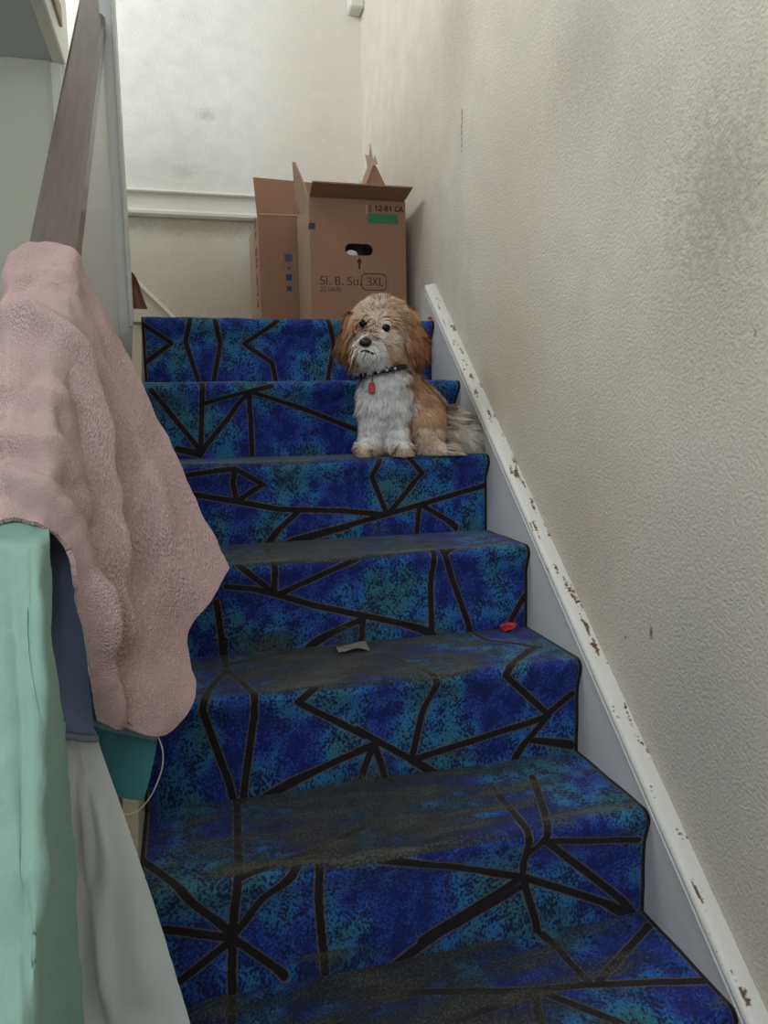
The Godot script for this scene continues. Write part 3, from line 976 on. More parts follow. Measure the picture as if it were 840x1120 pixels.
	var teal_net := [
		[Vector3(-0.040, -0.617, 1.178), Vector3(-0.012, -0.620, 1.186), Vector3(0.022, -0.626, 1.190), Vector3(0.054, -0.634, 1.194)],
		[Vector3(-0.038, -0.676, 1.187), Vector3(-0.013, -0.684, 1.194), Vector3(0.016, -0.693, 1.198), Vector3(0.044, -0.701, 1.200)],
		[Vector3(-0.034, -0.726, 1.189), Vector3(-0.011, -0.731, 1.195), Vector3(0.012, -0.738, 1.202), Vector3(0.034, -0.745, 1.204)],
		[Vector3(-0.029, -0.766, 1.195), Vector3(-0.011, -0.774, 1.201), Vector3(0.005, -0.779, 1.206), Vector3(0.022, -0.784, 1.205)]]
	o = part("teal_cloth", cloth(teal_net, 30, 30, [], 0.003, 0.003, 16.0, 18, 3.0), mat(c8(80, 150, 150), 0.9, weave, 0.5))
	tag(o, "small corner of dark teal cloth showing under the pink towel", "cloth")
	var hem_pts := [Vector3(-0.037, -0.674, 1.190), Vector3(-0.012, -0.683, 1.197), Vector3(0.017, -0.692, 1.201), Vector3(0.044, -0.701, 1.204)]
	part("hem", tube(hem_pts, 0.005, 8, 30), mat(c8(150, 180, 190), 0.9, weave, 0.8), o)
	var thread_pts := [Vector3(0.048, -0.678, 1.256), Vector3(0.052, -0.698, 1.254), Vector3(0.050, -0.721, 1.251), Vector3(0.040, -0.746, 1.252), Vector3(0.030, -0.762, 1.251), Vector3(0.017, -0.774, 1.250), Vector3(0.002, -0.772, 1.256), Vector3(-0.013, -0.755, 1.260)]
	o = part("loose_thread", tube(thread_pts, 0.0009, 6, 60), mat(c8(216, 212, 205), 0.9))
	tag(o, "loose white thread looping down from the towel's bottom corner", "thread")

# ---------------------------------------------------------------- cardboard boxes on the landing
func lettering(parent: Node3D, called: String, text: String, at: Vector3, height: float, m: Material, bold := false, turn := Vector3.ZERO) -> void:
	var f := SystemFont.new()
	f.font_names = PackedStringArray(["Droid Sans"])
	f.font_weight = 700 if bold else 400
	var tm := TextMesh.new()
	tm.text = text
	tm.font = f
	tm.font_size = 64
	tm.pixel_size = height / 46.0
	tm.depth = 0.0006
	tm.horizontal_alignment = HORIZONTAL_ALIGNMENT_LEFT
	tm.vertical_alignment = VERTICAL_ALIGNMENT_CENTER
	var o := part(called, tm, m, parent)
	o.position = at
	o.rotation = turn

func board_with_slot(x0: float, x1: float, y0: float, y1: float, z: float, th: float, c: Vector2, half: Vector2) -> ArrayMesh:
	# a cardboard panel with a round-ended hand hole
	var st := flat_tool()
	var angs := []
	for k in 48:
		angs.append(TAU * k / 48.0)
	for p in [Vector2(x0, y0), Vector2(x1, y0), Vector2(x1, y1), Vector2(x0, y1)]:
		angs.append(fposmod((p - c).angle(), TAU))
	angs.sort()
	var hole := []
	var rim := []
	for a in angs:
		var d := Vector2(cos(a), sin(a))
		# stadium shape
		var r := half.y
		var best := 0.0
		var lo := 0.0
		var hi := half.x + 0.01
		for it in 20:
			best = (lo + hi) * 0.5
			var q := d * best
			var dx := maxf(absf(q.x) - (half.x - r), 0.0)
			if Vector2(dx, q.y).length() < r:
				lo = best
			else:
				hi = best
		hole.append(c + d * best)
		var t := 1e9
		if d.x > 1e-6: t = minf(t, (x1 - c.x) / d.x)
		if d.x < -1e-6: t = minf(t, (x0 - c.x) / d.x)
		if d.y > 1e-6: t = minf(t, (y1 - c.y) / d.y)
		if d.y < -1e-6: t = minf(t, (y0 - c.y) / d.y)
		rim.append(c + d * t)
	for k in angs.size():
		var k2 := (k + 1) % angs.size()
		for s in [z, z - th]:
			var a := Vector3(hole[k].x, hole[k].y, s)
			var b := Vector3(rim[k].x, rim[k].y, s)
			var e := Vector3(rim[k2].x, rim[k2].y, s)
			var f := Vector3(hole[k2].x, hole[k2].y, s)
			quad(st, a, b, e, f, (a + e) * 0.5 + Vector3(0, 0, -th if s == z else th))
		var m1 := Vector3(hole[k].x, hole[k].y, z)
		var m2 := Vector3(hole[k2].x, hole[k2].y, z)
		quad(st, m1, m2, m2 - Vector3(0, 0, th), m1 - Vector3(0, 0, th), (m1 + m2) * 0.5 + (m1 - Vector3(c.x, c.y, z)))
		var r1 := Vector3(rim[k].x, rim[k].y, z)
		var r2 := Vector3(rim[k2].x, rim[k2].y, z)
		quad(st, r1, r2, r2 - Vector3(0, 0, th), r1 - Vector3(0, 0, th), Vector3(c.x, c.y, z))
	return done(st)

# a flap or torn piece of board: outline in a plane, given thickness
func leaf(poly: Array, th: Vector3) -> ArrayMesh:
	var st := flat_tool()
	var p2 := PackedVector2Array()
	var ax: Vector3 = (poly[1] - poly[0]).normalized()
	var nn: Vector3 = th.normalized()
	var ay := nn.cross(ax).normalized()
	for p in poly:
		p2.append(Vector2((p - poly[0]).dot(ax), (p - poly[0]).dot(ay)))
	var idx := Geometry2D.triangulate_polygon(p2)
	var mid := Vector3.ZERO
	for p in poly:
		mid += p / poly.size()
	mid += th * 0.5
	for i in range(0, idx.size(), 3):
		var a: Vector3 = poly[idx[i]]
		var b: Vector3 = poly[idx[i + 1]]
		var c: Vector3 = poly[idx[i + 2]]
		tri(st, a, b, c, (a + b + c) / 3.0 + th)
		tri(st, a + th, b + th, c + th, (a + b + c) / 3.0)
	for i in poly.size():
		var a: Vector3 = poly[i]
		var b: Vector3 = poly[(i + 1) % poly.size()]
		quad(st, a, b, b + th, a + th, mid)
	return done(st)

func build_boxes() -> void:
	var fib := grain(81, 0.05, 512, FastNoiseLite.TYPE_SIMPLEX, 5)
	var card := mat(Color.WHITE, 0.85, relief(fib, 1.0), 0.15, 4.0)
	card.albedo_texture = tint(fib, c8(148, 109, 84), c8(166, 126, 99))
	var pale := mat(Color.WHITE, 0.9, relief(fib, 2.0), 0.4, 4.0)
	pale.albedo_texture = tint(fib, c8(178, 146, 118), c8(204, 176, 150))
	var ink := mat(c8(48, 34, 30), 0.8)
	var th := 0.005
	# --- the open carton in front
	var x0 := 0.503
	var x1 := 0.812
	var zf := -0.215
	var zb := -0.475
	var yb := -0.008
	var yt := 0.388
	var t := thing("cardboard_box", "open brown carton marked 3XL behind the dog, its flaps standing up", "box", Vector3(0, 0, 0), "cartons on the landing")
	var hc := Vector2(0.658, 0.236)
	part("front_panel", board_with_slot(x0, x1, yb, yt, zf, th, hc, Vector2(0.045, 0.018)), card, t)
	part("back_panel", block(Vector3(x0, yb, zb), Vector3(x1, yt, zb + th), 0.0005), card, t)
	part("side_panel", block(Vector3(x0 - 0.0005, yb, zb + th), Vector3(x0 + th, yt, zf - th), 0.0005), pale, t)
	part("side_panel", block(Vector3(x1 - th, yb, zb + th), Vector3(x1, yt, zf - th), 0.0005), card, t)
	part("bottom_panel", block(Vector3(x0 + th, yb, zb + th), Vector3(x1 - th, yb + th, zf - th), 0.0005), card, t)
	part("flap", leaf([Vector3(x0 + 0.002, yt, zf), Vector3(x1 - 0.004, yt, zf), Vector3(x1 - 0.006, yt + 0.012, zf + 0.105), Vector3(x0 - 0.006, yt + 0.012, zf + 0.105)], Vector3(0, 0.004, 0)), card, t)
	part("flap", leaf([Vector3(x0, yt - 0.05, zf - 0.005), Vector3(x0, yt - 0.02, zb + 0.1), Vector3(x0 - 0.02, yt + 0.035, zb + 0.1), Vector3(x0 - 0.038, yt + 0.12, zf - 0.07), Vector3(x0 - 0.036, yt + 0.112, zf - 0.04), Vector3(x0 - 0.018, yt + 0.05, zf - 0.01), Vector3(x0 - 0.004, yt, zf - 0.003)], Vector3(0.004, 0.001, 0)), pale, t)
	part("flap", leaf([Vector3(0.70, yt - 0.01, zb + 0.06), Vector3(0.808, yt - 0.01, zb + 0.06), Vector3(0.812, 0.475, zb + 0.06), Vector3(0.770, 0.556, zb + 0.06), Vector3(0.752, 0.562, zb + 0.06), Vector3(0.716, 0.475, zb + 0.06)], Vector3(0, 0.0, -0.004)), card, t)
	part("torn_paper", leaf([Vector3(0.705, yt + 0.06, zb + 0.068), Vector3(0.735, 0.50, zb + 0.066), Vector3(0.757, 0.555, zb + 0.065), Vector3(0.775, 0.560, zb + 0.065), Vector3(0.765, 0.590, zb + 0.064), Vector3(0.759, 0.575, zb + 0.064), Vector3(0.750, 0.630, zb + 0.062), Vector3(0.744, 0.585, zb + 0.064), Vector3(0.731, 0.588, zb + 0.064), Vector3(0.738, 0.55, zb + 0.065), Vector3(0.718, 0.50, zb + 0.066)], Vector3(0, 0.0005, 0.0015)), mat(c8(196, 168, 146), 0.9), t)
	var pz := zf + 0.0003
	lettering(t, "print_name", "Sl. B. Su.", Vector3(0.529, 0.138, pz), 0.0255, ink)
	lettering(t, "print_size", "3XL", Vector3(0.679, 0.138, pz), 0.0255, ink)
	lettering(t, "print_count", "22 (4x8)", Vector3(0.529, 0.112, pz), 0.014, ink)
	lettering(t, "print_code", "| 12-81 CA", Vector3(0.690, 0.364, pz), 0.017, ink, true)
	var oval := []
	for q in 4:
		for k in 7:
			var a := PI / 2 * (q + k / 6.0)
			oval.append(Vector3(0.7045 + [1, -1, -1, 1][q] * 0.026 + cos(a) * 0.014, 0.138 + [1, 1, -1, -1][q] * 0.011 + sin(a) * 0.014, pz))
	oval.append(oval[0])
	part("print_frame", tube(oval, 0.0012, 6, 120), ink, t)
	part("print_arrow", leaf([Vector3(0.661, 0.176, pz), Vector3(0.661, 0.196, pz), Vector3(0.667, 0.196, pz), Vector3(0.658, 0.212, pz), Vector3(0.649, 0.196, pz), Vector3(0.655, 0.196, pz), Vector3(0.655, 0.176, pz)], Vector3(0, 0, 0.0006)), ink, t)
	part("green_label", block(Vector3(0.690, 0.318, pz - 0.0004), Vector3(0.787, 0.347, pz + 0.0006), 0.0), mat(c8(46, 120, 78), 0.6), t)
	part("teal_label", block(Vector3(x0 - 0.0012, 0.292, zf - 0.02), Vector3(x0 + 0.017, 0.310, pz + 0.0006), 0.0), mat(c8(24, 62, 66), 0.6), t)
	part("tape_scrap", block(Vector3(0.683, 0.346, pz - 0.0004), Vector3(0.687, 0.372, pz + 0.0006), 0.0), mat(c8(190, 168, 142), 0.4), t)
	# what sits in the carton, and an added dark filler
	var film := mat(Color(0.9, 0.93, 0.92, 0.75), 0.15)
	film.transparency = BaseMaterial3D.TRANSPARENCY_ALPHA
	var bag := part("plastic_bag", crumple(Vector3(0.676, yt + 0.052, zb + 0.12), Vector3(0.05, 0.062, 0.045), 4, 0.3), film)
	tag(bag, "crumpled clear plastic bag peeking out of the open carton", "bag")
	var bb := part("dark_filler", crumple(Vector3(0.66, 0.20, zf - 0.125), Vector3(0.135, 0.16, 0.088), 14, 0.10), mat(c8(22, 21, 22), 0.4))  # added dark body, stands in for the shade behind the hand hole
	tag(bb, "dark filler added inside the open carton to blacken its hand hole", "bag")
	var pk := part("white_packet", crumple(Vector3(0.638, 0.224, zf - 0.022), Vector3(0.022, 0.016, 0.014), 8, 0.16), mat(c8(214, 220, 232), 0.35))
	tag(pk, "white packet visible through the hand hole of the carton", "packet")
	# --- the carton behind it
	x0 = 0.374
	x1 = 0.690
	zf = -0.50
	zb = -0.86
	yt = 0.402
	t = thing("cardboard_box", "plain brown carton with a raised flap, half hidden behind another carton", "box", Vector3.ZERO, "cartons on the landing")
	part("front_panel", block(Vector3(x0, yb, zf - th), Vector3(x1, yt, zf), 0.0008), card, t)
	part("back_panel", block(Vector3(x0, yb, zb), Vector3(x1, yt, zb + th), 0.0008), card, t)
	part("side_panel", block(Vector3(x0, yb, zb + th), Vector3(x0 + th, yt, zf - th), 0.0008), pale, t)
	part("side_panel", block(Vector3(x1 - th, yb, zb + th), Vector3(x1, yt, zf - th), 0.0008), card, t)
	part("bottom_panel", block(Vector3(x0 + th, yb, zb + th), Vector3(x1 - th, yb + th, zf - th), 0.0008), card, t)
	part("flap", leaf([Vector3(x0 - 0.002, yt + 0.001, zf - 0.01), Vector3(x1, yt + 0.001, zf - 0.01), Vector3(x1 + 0.004, yt + 0.118, zf - 0.03), Vector3(x0 - 0.008, yt + 0.128, zf - 0.03)], Vector3(0, -0.001, -0.005)), card, t)
	part("crease", tube([Vector3(x0 + 0.002, yt, zf - 0.001), Vector3(x0 + 0.15, yt + 0.001, zf), Vector3(x1 - 0.002, yt, zf - 0.001)], 0.0035, 6, 16), pale, t)
	var violet := mat(c8(86, 84, 120), 0.8)
	var blue := mat(c8(44, 70, 130), 0.8)
	lettering(t, "print_side", "PLC 05 2B", Vector3(x0 - 0.0004, 0.10, zf - 0.10), 0.05, violet, true, Vector3(0, -PI / 2, PI / 2))
	for k in 4:
		var yy: float = [0.262, 0.226, 0.196, 0.158][k]
		var hh: float = [0.013, 0.005, 0.010, 0.009][k]
		part("print_mark", block(Vector3(0.473 - hh, yy - hh, zf), Vector3(0.473 + hh, yy + hh, zf + 0.0006), 0.0), [violet, violet, blue, blue][k], t)

# crumpled ball of film or paper
func crumple(at: Vector3, r: Vector3, seed_: int, rough: float) -> ArrayMesh:
	var s := SphereMesh.new()
	s.radius = 1.0
	s.height = 2.0
	s.radial_segments = 36
	s.rings = 20
	var n := FastNoiseLite.new()
	n.seed = seed_
	n.frequency = 1.3
	n.noise_type = FastNoiseLite.TYPE_CELLULAR
	var a := s.get_mesh_arrays()
	var st := flat_tool()
	var v: PackedVector3Array = a[Mesh.ARRAY_VERTEX]
	for i in a[Mesh.ARRAY_INDEX]:
		var p := v[i]
		st.add_vertex(at + p * r * (1.0 + rough * n.get_noise_3d(p.x, p.y, p.z) * 1.5))
	st.generate_normals()
	return st.commit()

# ---------------------------------------------------------------- the dog
const HEAD := Vector3(0.008, -0.018, 0.0)
const BONES := [
	# ax, ay, az, ra, bx, by, bz, rb
	[-0.042, 0.300, 0.000, 0.063, -0.028, 0.294, -0.012, 0.061],
	[-0.047, 0.267, 0.018, 0.050, -0.032, 0.267, 0.000, 0.050],
	[-0.052, 0.277, 0.038, 0.034, -0.072, 0.257, 0.078, 0.026],
	[-0.082, 0.244, 0.055, 0.024, -0.050, 0.242, 0.056, 0.026],
	[-0.034, 0.332, 0.000, 0.042, -0.037, 0.330, 0.020, 0.040],
	[-0.096, 0.332, -0.004, 0.018, -0.114, 0.282, 0.006, 0.021],
	[0.014, 0.334, -0.006, 0.022, 0.036, 0.272, 0.004, 0.027],
	[-0.034, 0.252, -0.014, 0.050, -0.022, 0.190, -0.022, 0.054],
	[-0.036, 0.175, -0.010, 0.052, -0.034, 0.118, -0.008, 0.046],
	[-0.005, 0.190, -0.045, 0.050, 0.050, 0.110, -0.080, 0.062],
	[0.050, 0.100, -0.080, 0.064, 0.068, 0.065, -0.075, 0.060],
	[0.068, 0.075, -0.035, 0.042, 0.070, 0.035, -0.002, 0.028],
	[0.070, 0.018, 0.004, 0.018, 0.108, 0.015, 0.030, 0.015],
	[-0.064, 0.130, 0.010, 0.029, -0.074, 0.032, 0.026, 0.019],
	[-0.074, 0.026, 0.028, 0.020, -0.088, 0.016, 0.050, 0.018],
	[-0.010, 0.130, 0.010, 0.031, -0.003, 0.032, 0.026, 0.021],
	[-0.003, 0.026, 0.028, 0.022, 0.010, 0.016, 0.050, 0.019],
	[0.105, 0.040, -0.080, 0.026, 0.145, 0.052, -0.070, 0.028],
	[0.145, 0.050, -0.070, 0.028, 0.172, 0.028, -0.055, 0.018]]

func dog_field(p: Vector3) -> float:
	var s := 0.0
	var k := 70.0
	for b in BONES:
		s += exp(-k * bone_dist(p, b))
	return -log(s + 1e-12) / k

func bone_dist(p: Vector3, b: Array) -> float:
	var a := Vector3(b[0], b[1], b[2])
	var d := Vector3(b[4], b[5], b[6]) - a
	var t := clampf((p - a).dot(d) / maxf(d.length_squared(), 1e-9), 0.0, 1.0)
	return p.distance_to(a + d * t) - lerpf(b[3], b[7], t)

func build_dog() -> void:
	var root := thing("dog", "small shaggy white and tan dog sitting on the blue stairs", "dog", Vector3(0.610, -0.382, 0.385))
	root.rotation.y = -0.2534
	root.position.y = STEPS[2].x
	# field on a grid, bone by bone, smooth minimum by summed exponentials
	var c := 0.005
	var lo := Vector3(-0.19, -0.01, -0.17)
	var nx := 80
	var ny := 88
	var nz := 56
	var k := 95.0
	var f := PackedFloat32Array()
	f.resize(nx * ny * nz)
	for b in BONES:
		var m := maxf(b[3], b[7]) + 0.03
		var l0 := Vector3(minf(b[0], b[4]) - m, minf(b[1], b[5]) - m, minf(b[2], b[6]) - m)
		var l1 := Vector3(maxf(b[0], b[4]) + m, maxf(b[1], b[5]) + m, maxf(b[2], b[6]) + m)
		for z in range(maxi(0, int((l0.z - lo.z) / c)), mini(nz, int((l1.z - lo.z) / c) + 1)):
			for y in range(maxi(0, int((l0.y - lo.y) / c)), mini(ny, int((l1.y - lo.y) / c) + 1)):
				for x in range(maxi(0, int((l0.x - lo.x) / c)), mini(nx, int((l1.x - lo.x) / c) + 1)):
					f[(z * ny + y) * nx + x] += exp(-k * bone_dist(lo + Vector3(x, y, z) * c, b))
	for i in f.size():
		f[i] = 1.0 - f[i]          # below zero inside
	# surface nets
	var vid := {}
	var v := PackedVector3Array()
	var n := PackedVector3Array()
	var idx := PackedInt32Array()
	var ox := [0, 1, 0, 1, 0, 1, 0, 1]
	var oy := [0, 0, 1, 1, 0, 0, 1, 1]
	var oz := [0, 0, 0, 0, 1, 1, 1, 1]
	var edges := [[0, 1], [2, 3], [4, 5], [6, 7], [0, 2], [1, 3], [4, 6], [5, 7], [0, 4], [1, 5], [2, 6], [3, 7]]
	for z in nz - 1:
		for y in ny - 1:
			for x in nx - 1:
				var base := (z * ny + y) * nx + x
				var mask := 0
				for q in 8:
					if f[base + ox[q] + oy[q] * nx + oz[q] * nx * ny] < 0.0:
						mask |= 1 << q
				if mask == 0 or mask == 255:
					continue
				var sum := Vector3.ZERO
				var cnt := 0
				for e in edges:
					var i0: int = e[0]
					var i1: int = e[1]
					if ((mask >> i0) & 1) != ((mask >> i1) & 1):
						var p0 := Vector3(ox[i0], oy[i0], oz[i0])
						var p1 := Vector3(ox[i1], oy[i1], oz[i1])
						# the field grows exponentially inside: compare in log space
						var g0 := -log(maxf(1.0 - f[base + ox[i0] + oy[i0] * nx + oz[i0] * nx * ny], 1e-6))
						var g1 := -log(maxf(1.0 - f[base + ox[i1] + oy[i1] * nx + oz[i1] * nx * ny], 1e-6))
						sum += p0.lerp(p1, clampf(g0 / (g0 - g1), 0.0, 1.0))
						cnt += 1
				vid[base] = v.size()
				v.append(lo + (Vector3(x, y, z) + sum / cnt) * c)
	for z in range(1, nz - 1):
		for y in range(1, ny - 1):
			for x in range(1, nx - 1):
				var base := (z * ny + y) * nx + x
				var s0 := f[base] < 0.0
				for ax in 3:
					var st: int = [1, nx, nx * ny][ax]
					if s0 == (f[base + st] < 0.0):
						continue
					var u: int = [nx, nx * ny, 1][ax]
					var w: int = [nx * ny, 1, nx][ax]
					var q := [vid.get(base - u - w, -1), vid.get(base - w, -1), vid.get(base, -1), vid.get(base - u, -1)]
					if q.has(-1):
						continue
					if s0:
						idx.append_array([q[0], q[2], q[1], q[0], q[3], q[2]])
					else:
						idx.append_array([q[0], q[1], q[2], q[0], q[2], q[3]])
	for p in v:
		var e := 0.002
		var d0 := dog_field(p)
		n.append(Vector3(dog_field(p + Vector3(e, 0, 0)) - d0, dog_field(p + Vector3(0, e, 0)) - d0, dog_field(p + Vector3(0, 0, e)) - d0).normalized())
	var col := PackedColorArray()
	for p in v:
		col.append(coat(p).srgb_to_linear())
	var skin := mat(Color.WHITE, 0.9)
	skin.vertex_color_use_as_albedo = true
	var body := part("body", packed(v, n, PackedVector2Array(), idx, col), skin, root)
	# face
	var front := func(x: float, y: float) -> float:
		var zz := 0.2
		while zz > -0.1 and dog_field(Vector3(x, y, zz)) > 0.0:
			zz -= 0.001
		return zz
	var wet := mat(c8(20, 12, 9), 0.18)
	wet.metallic_specular = 0.35
	var eyes := [Vector3(-0.090, 0.333, 0) + HEAD, Vector3(-0.036, 0.320, 0) + HEAD]
	for e in eyes.size():
		var s := SphereMesh.new()
		s.radius = 0.0095
		s.height = 0.019
		eyes[e].z = front.call(eyes[e].x, eyes[e].y) + 0.002
		part("eye", s, wet, root).position = eyes[e] - Vector3(0, 0, 0.0015)
	var np := Vector3(-0.084, 0.285, 0) + HEAD
	np.z = front.call(np.x, np.y - 0.006) + 0.005
	var leather := mat(c8(16, 13, 13), 0.4, relief(grain(5, 0.1, 128), 3.0), 0.4, 30.0)
	var nose := part("nose", crumple(Vector3.ZERO, Vector3(0.0145, 0.0115, 0.011), 3, 0.03), leather, root)
	nose.position = np
	for s in [-1, 1]:
		part("nostril", crumple(Vector3(s * 0.006, -0.003, 0.0095), Vector3(0.003, 0.002, 0.002), 6, 0.02), mat(c8(5, 4, 4), 0.7), nose)
	var mz := np.z
	part("mouth", tube([Vector3(-0.100, 0.261, mz - 0.014) + HEAD, Vector3(-0.084, 0.266, mz - 0.001) + HEAD, Vector3(-0.068, 0.260, mz - 0.004) + HEAD, Vector3(-0.046, 0.263, mz - 0.016) + HEAD], 0.0026, 8, 24), mat(c8(30, 18, 16), 0.6), root)
	# collar with a red tag
	var ring := []
	for q in 25:
		var a := TAU * q / 24.0
		var dir := Vector3(cos(a), 0, sin(a))
		var cc := Vector3(-0.028, 0.212 + 0.014 * cos(a) - 0.006 * sin(a), -0.016)
		var r := 0.02
		while r < 0.12 and dog_field(cc + dir * r) < 0.0:
			r += 0.002
		ring.append(cc + dir * (minf(r, 0.062) + 0.006 + 0.011 * maxf(sin(a - 0.5), 0.0)))
	var collar := part("collar", tube(ring, 0.0065, 8, 72), mat(c8(26, 24, 34), 0.6), root)
	for q in 5:
		var a: Vector3 = ring[5 + q]
		part("collar_mark", block(a + Vector3(-0.003, -0.0035, 0.005), a + Vector3(0.003, 0.0035, 0.0085), 0.0012), mat(c8(196, 196, 204), 0.5), collar)
	var hang: Vector3 = ring[8] + Vector3(0.003, -0.012, 0.012)
	part("tag_ring", tube([hang + Vector3(0, 0.008, -0.006), hang + Vector3(0.003, 0.0, 0.0), hang + Vector3(0, -0.010, 0.0)], 0.0012, 6, 12), mat(c8(60, 60, 66), 0.3), collar)
	part("tag", block(hang + Vector3(-0.0075, -0.036, -0.002), hang + Vector3(0.0075, -0.010, 0.003), 0.0024), mat(c8(190, 34, 30), 0.35), collar)
	part("fur", fur(v, n, eyes, np, ring), fur_mat(), root)

func fur_mat() -> StandardMaterial3D:
	var m := mat(Color.WHITE, 0.75)
	m.vertex_color_use_as_albedo = true
	m.backlight_enabled = true
	m.backlight = Color(0.15, 0.13, 0.11)
	return m

# colours of the coat by region (sRGB)
func coat(p: Vector3) -> Color:
	var white := c8(246, 243, 238)
	var cream := c8(232, 210, 182)
	var tan := c8(208, 166, 128)
	var brown := c8(134, 82, 50)
	var h := p - HEAD
	# ears
	if h.y > 0.25 and (h.x < -0.101 or h.x > 0.004):
		var e := clampf((0.36 - h.y) * 9.0, 0.0, 1.0)
		return c8(204, 154, 110).lerp(brown, e)
	if h.y > 0.238:
		if h.z > 0.045 and h.y < 0.318:
			# muzzle: cream bridge, white lips, tan beard at the side
			if h.x > -0.045 and h.y < 0.285:
				return c8(220, 186, 152)
			return white.lerp(cream, clampf((h.y - 0.268) * 18.0, 0.1, 1.0))
		if h.y < 0.27:
			return cream.lerp(white, 0.5) if h.x < -0.02 else c8(214, 172, 134)
		var near_eye := minf(Vector2(h.x + 0.090, h.y - 0.331).length(), Vector2(h.x + 0.036, h.y - 0.318).length())
		var eye_y := 0.331 if h.x < -0.063 else 0.318
		if near_eye < 0.020 and h.z > 0.02 and h.y < eye_y - 0.001:
			return c8(124, 84, 58)
		if absf(h.x + 0.055) < 0.018 and h.y > 0.325:
			return c8(238, 216, 190)
		if h.y > 0.345:
			return c8(222, 188, 152)
		return c8(214, 176, 138)
	# tail
	if p.x > 0.112:
		return c8(244, 232, 214)
	# body: tan saddle on the side and back, white chest and legs
	var edge := 0.026 + 0.012 * sin(p.y * 60.0)
	if p.x > edge and p.y > 0.03 or (p.z < -0.05 and p.y > 0.04):
		if p.x > 0.045 and p.y < 0.075 and p.z > -0.04:
			return c8(226, 200, 172)
		return tan
	if p.y < 0.03:
		return c8(226, 204, 180)
	if p.x > -0.06 and p.x < -0.015 and p.y < 0.09 and p.z < 0.02:
		return c8(206, 184, 160)  # shading of the gap between the front legs, put into the coat colour
	return white

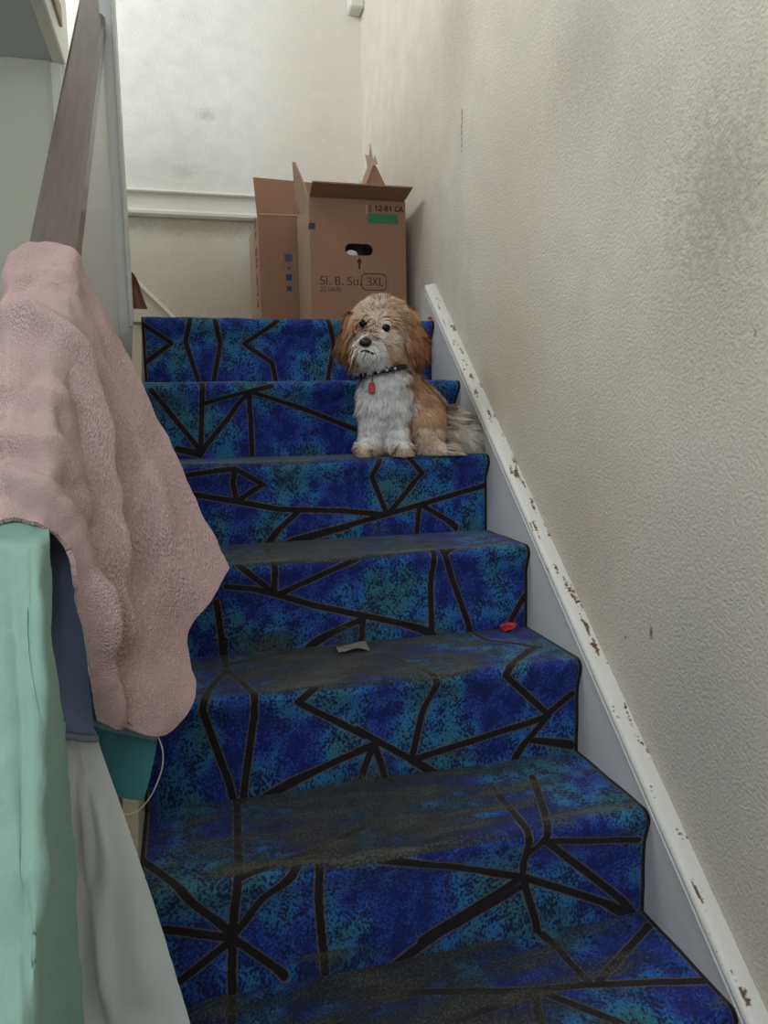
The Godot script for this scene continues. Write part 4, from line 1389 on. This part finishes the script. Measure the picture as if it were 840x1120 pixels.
func fur(v: PackedVector3Array, n: PackedVector3Array, eyes: Array, nose: Vector3, ring: Array) -> ArrayMesh:
	var fv := PackedVector3Array()
	var fn := PackedVector3Array()
	var fc := PackedColorArray()
	var idx := PackedInt32Array()
	var r := RandomNumberGenerator.new()
	r.seed = 99
	var wave := FastNoiseLite.new()
	wave.seed = 8
	wave.frequency = 28.0
	wave.fractal_octaves = 2
	var mid := Vector3(-0.062, 0.325, 0.06) + HEAD
	for i in v.size():
		var p := v[i]
		var nn := n[i]
		if p.y < 0.004:
			continue
		var h := p - HEAD
		var head := h.y > 0.238
		var ear := h.y > 0.25 and (h.x < -0.100 or h.x > 0.002)
		var tail := p.x > 0.112 and p.y < 0.12
		var muzzle := head and h.z > 0.045 and h.y < 0.318
		var count := 6 if head else 5
		var band := 1.0
		for w in ring:
			band = minf(band, p.distance_to(w))
		for s in count:
			var t := nn.cross(Vector3(r.randf() - 0.5, r.randf() - 0.5, r.randf() - 0.5)).normalized()
			var q := p + t * r.randf() * 0.0035
			var dn := minf(q.distance_to(eyes[0]), q.distance_to(eyes[1]))
			if dn < 0.0108 or q.distance_to(nose) < 0.016:
				continue
			var length := 0.020
			var dir := nn * 0.5 + Vector3(0, -0.9, 0.05)
			if ear:
				length = 0.034
				dir = nn * 0.35 + Vector3(signf(p.x + 0.045) * 0.1, -1.0, 0.1)
			elif tail:
				length = 0.042
				dir = nn * 0.55 + Vector3(0.35, -0.25, 0.1)
			elif muzzle:
				length = 0.014 if h.y > 0.285 else 0.019
				var away := q - nose
				dir = nn * 0.45 + Vector3(away.x * 14.0, -0.35 + minf(away.y, 0.0) * 8.0, 0.05)
			elif head:
				length = 0.022
				var away := q - mid
				away.z *= 0.6
				dir = nn * 0.5 + away.normalized() * 0.75 + Vector3(0, -0.30, 0)
				if dn < 0.026:
					var over: float = (q.y - eyes[0].y) if q.distance_to(eyes[0]) < q.distance_to(eyes[1]) else (q.y - eyes[1].y)
					length = 0.017 if over > 0.008 else 0.009
					if over > 0.008:
						dir = nn * 0.7 + Vector3(signf(h.x + 0.062) * 0.5, -0.45, 0.25)
			elif p.y < 0.05:
				length = 0.013
				dir = nn * 0.6 + Vector3(0, -0.6, 0.1)
			elif p.x < 0.03 and p.z > -0.04:
				length = 0.021 if p.y > 0.11 else 0.015
				dir = nn * 0.55 + Vector3(-0.1, -0.8, 0.05)
			else:
				length = 0.020
				dir = nn * 0.38 + Vector3(0.35, -0.75, 0)
			# locks: neighbouring hairs bend the same way
			var wv := Vector3(wave.get_noise_3d(p.x, p.y, p.z), wave.get_noise_3d(p.y + 3.0, p.z, p.x), wave.get_noise_3d(p.z, p.x + 7.0, p.y))
			dir = (dir + wv * 1.0 + Vector3(r.randf() - 0.5, r.randf() - 0.5, r.randf() - 0.5) * 0.28).normalized()
			length *= 0.65 + 0.6 * r.randf()
			if band < 0.026 and p.z > -0.02 and p.x < -0.012:
				length *= 0.35 if band < 0.018 else 0.6
			var side := dir.cross(nn + Vector3(0.01, 0.02, 0.03)).normalized()
			var wd := 0.00075 + 0.0004 * r.randf()
			var cc := coat(p + Vector3(r.randf() - 0.5, r.randf() - 0.5, r.randf() - 0.5) * 0.012)
			cc = (cc * (0.86 + 0.22 * r.randf() + wv.x * 0.2)).clamp(Color.BLACK, Color.WHITE)
			cc.a = 1.0
			cc = cc.srgb_to_linear()
			var b := fv.size()
			var root_p := q - nn * 0.002
			var bend := Vector3(0, -0.25, 0) * length
			var m1 := root_p + (nn * 0.5 + dir * 0.6).normalized() * length * 0.4
			var m2 := m1 + dir * length * 0.35 + bend * 0.35
			var tip := m2 + dir * length * 0.3 + bend * 0.7
			var shade_n := (nn * 0.8 + dir.cross(side).normalized() * 0.2 * signf(dir.cross(side).dot(nn))).normalized()
			for w in [root_p - side * wd, root_p + side * wd, m1 - side * wd, m1 + side * wd, m2 - side * wd * 0.7, m2 + side * wd * 0.7, tip]:
				if w.y < 0.001:
					w.y = 0.001
				fv.append(w); fn.append(shade_n); fc.append(cc)
			idx.append_array([b, b + 1, b + 2, b + 1, b + 3, b + 2, b + 2, b + 3, b + 4, b + 3, b + 5, b + 4, b + 4, b + 5, b + 6])
	return packed(fv, fn, PackedVector2Array(), idx, fc)

# ---------------------------------------------------------------- small things
func build_litter() -> void:
	var red := mat(c8(214, 40, 44), 0.25)
	red.clearcoat_enabled = true
	var o := part("red_wrapper", crumple(Vector3(0.765, STEPS[4].x + 0.012, 0.69), Vector3(0.034, 0.016, 0.018), 21, 0.7), red)
	tag(o, "crumpled shiny red wrapper lying in the corner of a tread", "wrapper")
	o = part("red_scrap", crumple(Vector3(0.816, -0.002, 0.012), Vector3(0.009, 0.008, 0.010), 25, 0.5), red)
	tag(o, "tiny red scrap caught at the end of the top nosing", "scrap")
	var film := mat(c8(150, 148, 136), 0.25)
	film.transparency = BaseMaterial3D.TRANSPARENCY_ALPHA
	film.albedo_color.a = 0.75
	var ty: float = STEPS[4].x
	var tape_net := []
	for r in 4:
		var row := []
		for q in 4:
			row.append(Vector3(0.375 + 0.022 * q, ty + 0.004 + 0.003 * ((r * 3 + q * 5) % 4), 0.70 + 0.014 * r))
		tape_net.append(row)
	o = part("tape_scrap", cloth(tape_net, 12, 10, [], 0.0006, 0.004, 30.0, 3, 1.0), film)
	tag(o, "crumpled scrap of clear tape lying on a worn tread", "tape")
	# a scrap of brown fabric hanging beside the newel
	var rag_net := []
	for r in 5:
		var row := []
		for q in 4:
			var f := r / 4.0
			row.append(Vector3(-0.03 + (0.004 + 0.034 * f) * q / 3.0 + 0.002 * (q % 2), 0.135 - 0.10 * f, -0.16 + 0.012 * sin(q * 2.0)))
		rag_net.append(row)
	o = part("brown_rag", cloth(rag_net, 14, 20, [], 0.004, 0.006, 30.0, 7, 2.0), mat(c8(126, 92, 78), 0.95))
	tag(o, "small brown rag hanging behind the white newel post", "rag")
